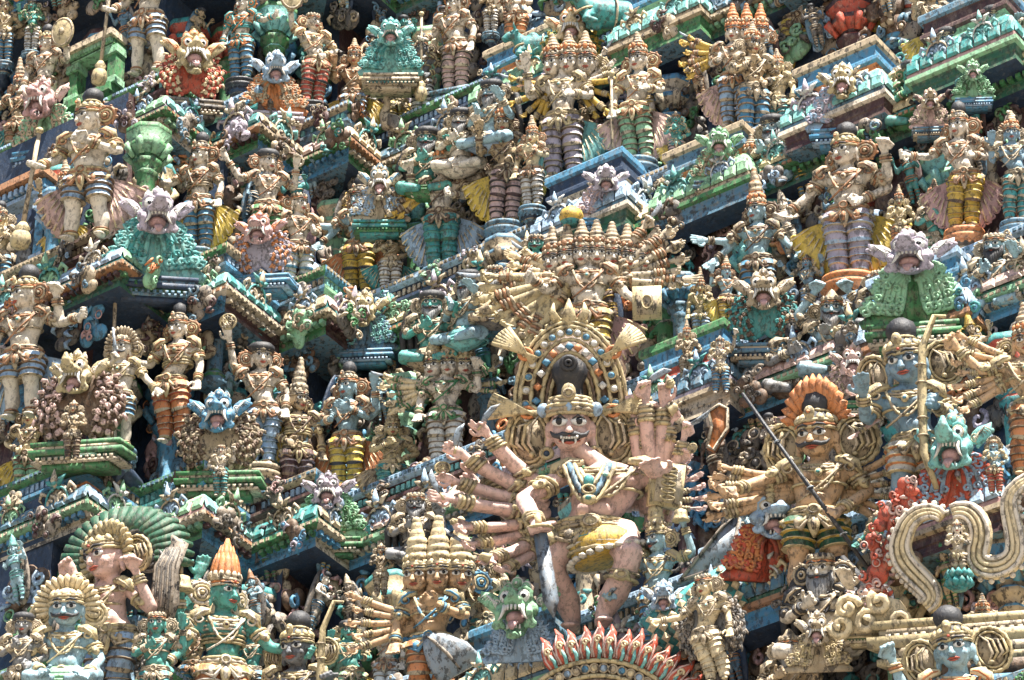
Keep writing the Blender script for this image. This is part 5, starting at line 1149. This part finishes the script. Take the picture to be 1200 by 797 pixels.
# ---- carved beasts
G=('green','buff','darkgreen'); B_=('midblue','paleblue','navy'); LL=('lilac','buff','maroon'); BR=('bluegrey','buff','navy'); TG=('tan','gold','maroon')
Y('pink open-mouthed beast on pale green scrolls, upper left edge',52,118,44,'A',1.0,'rose','cream','palegreen','buff','wing',-25,B_,earc='pinkw')
Y('gold-faced beast with a red and orange mane of scrolls, upper left',226,62,42,'A',1.0,'gold','orange','red','goldcream','feather',15,('stone','buff','maroon'))
Y('sky blue beast with a flowing blue beard above orange scrolls, upper left',322,82,38,'A',1.0,'paleblue','white','orange','tan','wing',10,LL)
Y('teal scroll beast on a stepped cream plinth, top left of centre',458,40,36,'A',1.05,'aqua','teal','aqua','teal','wing',0,('buff','tan','teal'))
Y('orange-gold beast inside a yellow scroll arch, top centre',670,32,38,'A',1.0,'goldcream','orange','yellow','green','feather',-5,LL)
Y('lilac snarling beast with teal feathered scrolls on the left corner',183,252,50,'B',1.15,'lilac','white','aqua','teal','wing',12,('navy','bluegrey','darkgreen'),ws=1.15)
Y('beast with orange face and lilac plume curls hanging below, left',305,270,40,'B',1.0,'rose','orange','lilac','orange','feather',-10,B_)
Y('cream scroll beast with blue tendrils on a green stepped plinth, left of centre',445,214,34,'B',.9,'buff','midblue','buff','paleblue','wing',0,('teal','green','darkgreen'))
Y('pale lilac beast roaring under the legs of the three-headed deity',710,212,34,'B',1.0,'lilac','white','pinkw','lilac','wing',0,B_)
Y('green beast with spread fins beside the pale blue legs',843,168,34,'B',1.0,'palegreen','green','palegreen','tan','wing',-5,BR)
Y('golden horned beast with pale blue volutes, upper right',988,96,38,'B',1.0,'gold','white','paleblue','lilac','wing',-12,B_,ws=1.15)
Y('small tan beast head on pink and cream scrolls between two sages',1090,118,24,'B',1.05,'tan','rose','pinkw','buff','wing',-5,BR)
Y('small green scroll beast before the blue bare-chested sage',1140,84,24,'B',1.05,'palegreen','green','palegreen','green','wing',-5,B_)
Y('golden beast with one round eye and grey scroll base, left of centre',428,362,36,'B',1.0,'gold','cream','bluegrey','aqua','wing',-8,B_)
Y('big lilac long-snouted beast crowning the pale green scroll pediment, right',1068,300,58,'C',1.25,'lilac','white','palegreen','palegreen','wing',-15,G,ws=1.05,back='green')
Y('dark brown maned beast with white fangs over teal curls, right of centre',895,342,46,'C',1.0,'tan','cream','teal','brown','feather',-5,BR)
Y('pinkish weathered twin-eyed beast relief, right of centre',1000,425,34,'C',1.1,'pinkw','buff','pinkw','tan','feather',-8,G)
Y('gold-faced beast over a broad brown scrolled fan with a drummer, left edge',92,440,48,'C',1.2,'gold','cream','brown','pinkw','feather',-15,G,ws=1.3)
Y('bright blue beast with white fangs and dark brown scroll wings, left',257,484,44,'C',1.15,'midblue','white','tan','brown','feather',-5,G,ws=1.25)
Y('grey-lilac beast with bared teeth on a pale green rosette scroll, below left of centre',385,575,36,'C',1.1,'lilac','stone','palegreen','green','wing',-5,G,ws=1.2)
Y('aqua beast with huge round eye and pale elephant trunk, right',1118,522,62,'D',1.15,'aqua','buff','red','paleblue','wing',-20,None,ws=.9)
Y('blue beast with feathered ears above a red scroll mane, lower right',902,606,58,'D',1.15,'paleblue','buff','red','orange','wing',15,None,ws=.95)
Y('green crested beast with gaping blue jaw at the left end of the flame arch',608,712,54,'D',1.4,'palegreen','white','paleblue','paleblue','wing',-15,None,ws=.8)
Y('small blue goggle-eyed beast face under the helper with the bell',778,700,32,'D',1.3,'paleblue','white','paleblue','aqua','wing',-5,None,ws=.9)
Y('tan scroll-maned beast mask below the white-bodied sage',958,738,34,'D',1.4,'tan','white','tan','gold','wing',-10,None,ws=1.1)
Y('pink goggle-eyed scroll beast at the bottom right of the sage',1016,700,28,'D',1.35,'pinkw','buff','cream','pinkw','wing',-10,('gold','buff','green'),ws=1.1)
# figures riding on the scrolls
F('drummer in tan stucco seated on the brown fan below the gold beast',84,540,68,'C','tanskin','brown',-5,A((L,'waist','open'),(R_,'waist','open')),crn='cap',out=1.6,ped=None)
F('little pink figure with green shawl clinging below the bright blue beast',258,582,60,'C','cream','teal',-5,A((L,'hip','fist'),(R_,'raise','fist')),crn='hairdo',out=1.6,ped=None)
# ---- teal bulls
def bull(label,u,v,L_,t,col='teal',yaw=-10,out=.9):
    p=surf(t,u,v,out); s=L_/pxm(p); M=T4(p,rz=TH)@T4((0,0,0),rx=R(15))@T4((0,0,0),rz=R(yaw),s=s); r=thing('bull_statue',label,'statue',M)
    def mk():
        m=MB(); m.loft([(.45,.0,.0),(.3,0,.05),(0,0,.04),(-.25,0,.08),(-.38,-.02,.2),(-.46,-.06,.30)],[(.12,.12),(.22,.2),(.22,.22),(.2,.2),(.13,.13),(.10,.11)],14)
        m.loft([(-.42,-.05,.32),(-.58,-.10,.26),(-.68,-.12,.18)],[(.11,.11),(.09,.09),(.065,.06)],12); m.ell((-.12,0,.26),(.12,.1,.1),10,8)
        for x,y in((-.3,-.14),(.3,-.14),(-.2,.1),(.38,.08)): m.loft([(x,y,-.05),(x-.08,y-.08,-.16),(x+.1,y-.12,-.20)],[.09,.065,.045],8)
        for s in(-1,1): m.loft([(-.44,-.05+s*.08,.40),(-.46,-.05+s*.16,.46),(-.44,-.05+s*.17,.56)],[.035,.028,.008],6); m.loft([(-.40,-.05+s*.1,.34),(-.36,-.05+s*.2,.32)],[(.045,.03),(.02,.01)],6)
        return remesh(m,.025,2).mesh('body',['teal'])
    obj('body',cached('bull',mk),r,mats=[col]); m=MB(); m.torus((-.30,0,.14),(.17,.19),.022,18,5,0,T=nT(T4((0,0,0),ry=-.3))); m.torus((.1,0,.05),.235,.02,20,5,1,axis='x')
    obj('harness',m.mesh('harness',['gold','buff']),r)
    def ey():
        m=MB(); m.ell((0,0,0),.022,8,6,0); return m.mesh('eye',['pupil'])
    for s in(-1,1): obj('eye',cached('beye',ey),r,T4((-.52,-.07+s*.085,.33)))
    return r
bull('teal bull resting with its head to the left beside the gold arch, top centre',632,58,62,'A')
bull('larger teal bull cut by the top edge, right of the gold arch',712,20,80,'A',yaw=10)
def bird(label,u,v,h,t,body,wing,out=.6,yaw=-20):
    p=surf(t,u,v,out); s=h/pxm(p); r=thing('bird_statue',label,'statue',T4(p,rz=TH)@T4((0,0,0),rx=R(15))@T4((0,0,0),rz=R(yaw),s=s))
    def mk():
        m=MB(); m.loft([(.28,0,.12),(.1,0,.2),(-.08,0,.30),(-.16,0,.45),(-.10,0,.66),(-.14,0,.84)],[(.05,.05),(.17,.16),(.18,.17),(.10,.10),(.06,.06),(.075,.07)],12); m.loft([(-.16,0,.84),(-.30,0,.80),(-.34,0,.74)],[.045,.03,.01],6)
        m.loft([(0,0,.15),(0,0,0)],[.05,.03],6); return remesh(m,.022,1).mesh('body',['buff'])
    obj('body',cached('bird',mk),r,mats=[body])
    m=MB()
    for i in range(6): m.loft([(-.02,-.17,.34-.03*i),(.14,-.20,.26-.04*i),(.30,-.10,.16-.035*i)],[(.03,.02),(.04,.02),(.012,.01)],6)
    obj('wing',m.mesh('wing',['buff']),r,mats=[wing])
    e=MB(); e.ico((-.17,-.065,.86),.02); obj('eye',e.mesh('eye',['pupil']),r); return r
bird('weathered cream swan with a long neck standing in a niche, upper left of centre',460,160,66,'A','buff','stone')
bird('small green parrot perched between the orange arms and the three gold crowns',450,742,34,'D','palegreen','green',1.1,150)
# hanging lamp in the blue niche
m=MB(); m.lathe([(.02,.35),(.10,.32),(.16,.25),(.17,.1),(.15,.0),(.10,-.06),(.03,-.09)],18,mi=0); m.torus((0,0,.28),.16,.015,18,5,0); m.loft([(0,0,.35),(0,0,.7)],[.01,.01],6,0)
p=surf('B',30,312,.1); tag(obj('hanging_lamp',m.mesh('hanging_lamp',['beard']),None,T4(p,s=.6)),'grey glass lamp hanging in the dark blue niche at the left edge','lamp')
# ---- flame arch at the bottom centre
p=surf('D',702,880,1.45); s=1/pxm(p); ar=thing('flame_arch','curved arch of red flame leaves over a band of round beads, bottom centre','arch',T4(p,rz=TH)@T4((0,0,0),rx=R(25))@T4((0,0,0),rz=R(-10),ry=R(4),s=s))
def arcpt(a,r): return (math.sin(R(a))*r*1.05,math.cos(R(a))*r)
m=MB()
for r,th,mi in((106,3.2,0),(88,3.0,0),(83,2.2,1)): m.loft([(arcpt(a,r)[0],-3,arcpt(a,r)[1]) for a in np.linspace(-62,72,50)],th,6,mi)
m.prism([arcpt(a,108) for a in np.linspace(-62,72,40)]+[arcpt(a,83) for a in np.linspace(72,-62,40)],0,10,1); obj('band',m.mesh('band',['gold','brown']),ar)
fm=MB(); fm.loft([(0,2,-2),(-2,-2,12),(0,-3,24),(5,-1,34),(2,2,44)],[(9,4),(10,6),(8,5),(5,3),(1,1)],8,0); fm.loft(spiral(1,22,5,0,1.2,1,10,-7),[1.8]*10,6,1); fm.loft([(-6,-4,2),(-7,-6,14),(-4,-6,26),(2,-4,36)],[1.5,2.0,1.8,1],5,2); fm.loft([(6,-4,2),(8,-5,14),(8,-4,26),(4,-2,38)],[1.2,1.8,1.6,.8],5,2); fm.loft([(1,-6,0),(3,-8,8),(1,-7,17)],[2.4,2.8,2],6,3); fm.loft([(-2,-6,10),(0,-8,17),(3,-7,24)],[1.4,2,1.4],6,1)
fm=fm.mesh('flame_leaf',['red','goldcream','pinkw','aqua'])
bm=MB(); bm.ell((0,0,0),(4.6,4,4.6),12,8,0); bm.torus((0,-2,0),5.2,1.2,14,5,1,axis='y'); bm=bm.mesh('bead',['gold','tan'])
for i in range(17):
    a=-30+i*6.6; x,z=arcpt(a,108); obj('flame_leaf',fm,ar,T4((x,0,z),ry=R(a-4+3*math.sin(i*2.3)),s=(.86,1,.95+.07*math.sin(i*1.9))))
for i in range(21):
    a=-56+i*6.2; x,z=arcpt(a,97); obj('bead',bm,ar,T4((x,-2,z)),[['goldcream','paleblue','tan','midblue'][i%4],'tan'])
m=MB()
for i in range(26):
    x,z=arcpt(-60+i*5,74); m.ell((x,2,z),(6,5,7),8,6,i%2)
m.ell((0,12,0),(84,10,76),20,8,2); obj('inner_frill',m.mesh('inner_frill',['pinkw','cream','maroon']),ar)
# ---- golden S-scroll pediment, lower right
p=surf('D',1110,690,1.25); s=1/pxm(p); pd=thing('scroll_pediment','golden cream pediment of two beaded S-shaped scrolls on a gilded plinth, lower right','ornament',T4(p,rz=TH)@T4((0,0,0),rx=R(25))@T4((0,0,0),rz=R(-20),ry=R(-6),s=s))
for sd in(-1,1):
    m=MB(); base=bez((-28,0,-18),(8,0,0),(-72,0,30),(-44,0,72),18)+bez((-44,0,72),(-34,0,98),(-2,0,100),(6,0,84),8)[1:]
    if sd==1: base=bez((18,0,88),(40,0,96),(58,0,70),(42,0,40),10)+bez((42,0,40),(30,0,10),(88,0,6),(88,0,40),10)[1:]+bez((88,0,40),(90,0,80),(70,0,100),(120,0,116),8)[1:]
    n=len(base); rad=[4.5+4.5*math.sin(math.pi*min(1,(i+3)/(n+2))) for i in range(n)]
    B0=np.array(base); tg=np.gradient(B0,axis=0); tg/=np.linalg.norm(tg,axis=1)[:,None]; nm=np.stack([-tg[:,2],0*tg[:,0],tg[:,0]],1)
    m.loft(B0,[(r*1.7,5) for r in rad],10,0,ref=(0,1,0))
    for k,(f,th,mi) in enumerate(((-.9,3,1),(-.35,3.2,0),(.25,3.2,0),(.9,3,1))): m.loft(B0+nm*np.array(rad)[:,None]*f*1.25+np.array([0,-6,0]),th,6,mi)
    for i in range(0,n,1):
        q=B0[i]+nm[i]*rad[i]*1.75*(1 if sd<0 else -1); m.ell(q,(4,4,4),6,4,1)
    obj('scroll',m.mesh('scroll',['goldcream','cream']),pd)
m=MB()
for i,(x,z) in enumerate(((-120,-6),(-98,-26),(-80,-5),(-130,-26),(-60,-30))): m.loft(spiral(x,z,15,i,1.2,1,12,-6),[5]*12,6,0); 
m.ell((-98,4,-16),(46,8,22),14,6,0); obj('leaf_corner',m.mesh('leaf_corner',['goldcream']),pd)
m=MB(); z=-34
for k,(w,h,mi) in enumerate(((120,5,0),(112,4,1),(126,7,0),(108,6,1),(116,4,0),(100,9,2),(118,6,3),(122,6,4))): m.box((30,45,z-h),(w,52+.4*(w-100),h),mi); z-=2*h+.2
for i in range(20): m.box((-70+i*10.5,-13,-55),(3,3,5),1)
obj('plinth',m.mesh('plinth',['gold','buff','brown','midblue','green']),pd,T4((0,0,0),ry=R(4)))
for i,(x,z,sc,ang) in enumerate(((-62,88,34,.3),(-74,60,36,-.4),(-84,32,36,.2),(-92,4,34,.9),(-50,108,28,-.8),(-36,124,26,.2))):
    obj('leaf_carving',CARV[5+i%5],pd,T4((x,6,z),ry=ang,s=sc*1.25),['red','pinkw','red'])
# ---- grey sloping stucco canopy and side shields near the demon
def slabthing(name,label,cat,u,v,poly,t,out,mats,yaw=-10,tilt=15,bumps=None,group=None):
    p=surf(t,u,v,out); s=1/pxm(p); r=thing(name,label,cat,T4(p,rz=TH)@T4((0,0,0),rx=R(tilt))@T4((0,0,0),rz=R(yaw),s=s),group); m=MB(); m.prism(poly,-3,6,0); n=len(poly)
    P=[(x*.93,-4,z*.93) for x,z in poly]; m.loft(P+[P[0]],2.2,5,1); obj('slab',m.mesh('slab',mats),r); return r
r_=slabthing('red_fin','small orange-red curled fin on the blue ledge right of the weapons','ornament',842,500,[(-14,-26),(-6,-32),(12,-4),(12,22),(2,28),(-12,20),(-8,0)],'C',1.1,['orange','buff'])
slabthing('stone_canopy','flaking grey-blue sloping slab beside the blue beast, lower right of centre','ornament',838,655,[(-45,-28),(20,-8),(34,60),(10,40)],'D',.95,['steel','plaster'])
# ---- tiled roof hump between the demon and the lower right beast
p=surf('D',818,710,1.15); s=1/pxm(p); rf=thing('roof_hump','small rounded roof of cream diamond tiles below the grey slab, lower right of centre','roof',T4(p,rz=TH)@T4((0,0,0),rx=R(20))@T4((0,0,0),rz=R(-10),ry=R(-14),s=s))
m=MB(); m.loft([(-62,10,-22),(0,10,0),(50,10,14)],[(30,24)]*3,14,0,ref=(0,1,0)); obj('shell',m.mesh('shell',['teal']),rf)
tl=MB(); tl.add([(-6,0,0),(0,-1,-7),(6,0,0),(0,-1,7),(0,-5,0)],[(0,1,4),(1,2,4),(2,3,4),(3,0,4),(0,3,2,1)]); tl=tl.mesh('roof_tile',['goldcream'],False)
for i in range(9):
    for k in range(5):
        f=i/8; x=-58+108*f; z0=-22+36*f; a=R(-58+k*24+(12 if i%2 else 0)); obj('roof_tile',tl,rf,T4((x,10-math.cos(a)*25,z0+math.sin(a)*31),rx=-a))

# ---- small attendants crowding the niches wherever the big statues leave room
busy=[]; seen=set()
LM=[(670,560,'pink demon king'),(690,320,'ten-headed deity'),(940,540,'orange spear warrior'),(1070,480,'slate-blue archer deity'),(120,670,'pink parasol figure'),(262,720,'feather-crowned figure'),(500,700,'three gold-crowned heads'),(1110,640,'golden scroll pediment'),
 (1070,300,'long-snouted lilac beast'),(985,240,'lilac-trousered deity'),(1125,200,'golden-trousered deity'),(938,50,'yellow-trousered blue deity'),(860,90,'three red-crowned heads'),(748,120,'green-legged goddess'),(655,140,'upper three-headed deity'),(715,20,'large teal bull'),
 (533,60,'staff-leaning figure'),(458,40,'topmost teal beast'),(322,82,'sky blue beast'),(226,62,'red-maned beast'),(52,118,'pink-faced beast'),(100,210,'topknot club guardian'),(183,252,'lilac teal-scrolled beast'),(305,270,'lilac-plumed beast'),(445,214,'blue-tendril beast'),
 (517,250,'green-trousered many-headed deity'),(420,290,'golden-legged blue deity'),(92,440,'gold drummer beast'),(257,484,'bright blue beast'),(405,500,'yellow-skirted blue deity'),(385,575,'rosette-scroll beast'),(203,450,'red-skirted female figure'),(895,342,'dark maned beast'),(902,606,'feather-eared blue beast'),(1118,522,'aqua beast'),(345,740,'grey-faced archer'),(1190,450,'many-armed orange figure'),(1108,60,'blue bare-chested sage'),(690,770,'flame arch')]
for o in list(COL.objects):
    if o.parent is None and o.name.split('.')[0] in('deity_statue','yali_statue','sage_statue'):
        Mw=o.matrix_world if False else o.matrix_basis; cs=[Mw@Vector((0,0,q)) for q in (.15,.5,.85)] if 'deity' in o.name else [Mw.translation]; busy+=[proj(tuple(c)) for c in cs]
ra=random.Random(21); na=0
AS=[W2,W3,W4,W5,A((L,'hip','fist'),(R_,'raise','fist')),A((L,'down','relax'),(R_,'chest','relax'))]
SK={'cream':'cream','tanskin':'tan','skyskin':'pale blue','goldcream':'yellow-cream','tealskin':'sea-green'}; CL={'midblue':'blue','palegreen':'green','pinkw':'pink','ochre':'yellow','white':'white','lilac':'lilac','rust':'rust-red','teal':'teal'}
for t in TN:
    for (o_,hh,dz) in ((.25,92,0.0),(.72,78,.0)):
        for j,p,d in walk(t,o_,.40,margin=.1):
            u,v=proj((p[0],p[1],ZF[t]+dz))
            if not(-10<u<1210 and 20<v<860) or (o_>.5 and not (u>480 and v<400)): continue
            cu,cv=u,v-hh*.5
            if any(a<cu<b and c<cv<d for a,b,c,d in OPEN) or any(abs(cu-a)<27 and abs(cv-b)<46 for a,b in busy) or (500<cu<830 and 380<cv<720): continue
            busy.append((cu,cv)); na+=1
            if na>75: continue
            lm=min(LM,key=lambda q:math.hypot(q[0]-cu,q[1]-cv)); dx,dy=cu-lm[0],cv-lm[1]
            di='left of' if dx<-abs(dy) else 'right of' if dx>abs(dy) else 'above' if dy<0 else 'below'
            for _ in range(40):
                sk=ra.choice(list(SK)); cl=ra.choice(list(CL)); cr=ra.choice(['kirita','kirita2','bun','hat','cap','tall'])
                lb='small %s attendant with %s legs and %s, %s the %s'%(SK[sk],CL[cl],{'kirita':'ringed crown','kirita2':'low crown','bun':'black topknot','hat':'dark hat','cap':'gold cap','tall':'tall cone'}[cr],di,lm[2])
                if lb not in seen and (sk,di,lm[2]) not in seen: break
            seen.add(lb); seen.add((sk,di,lm[2]))
            F(lb,u,v,hh*ra.uniform(.9,1.1),t,sk,cl,ra.uniform(-30,15),ra.choice(AS),crn=cr,orn=ra.choice([GO,TO,TO,('tan','rust','brown'),('tan','brown','aqua')]),out=o_,M=None,group='small attendants squeezed among the larger statues',ped='lotus' if dz==0 else None,sash=ra.choice([None,None,'yellow','pinkw','teal']))
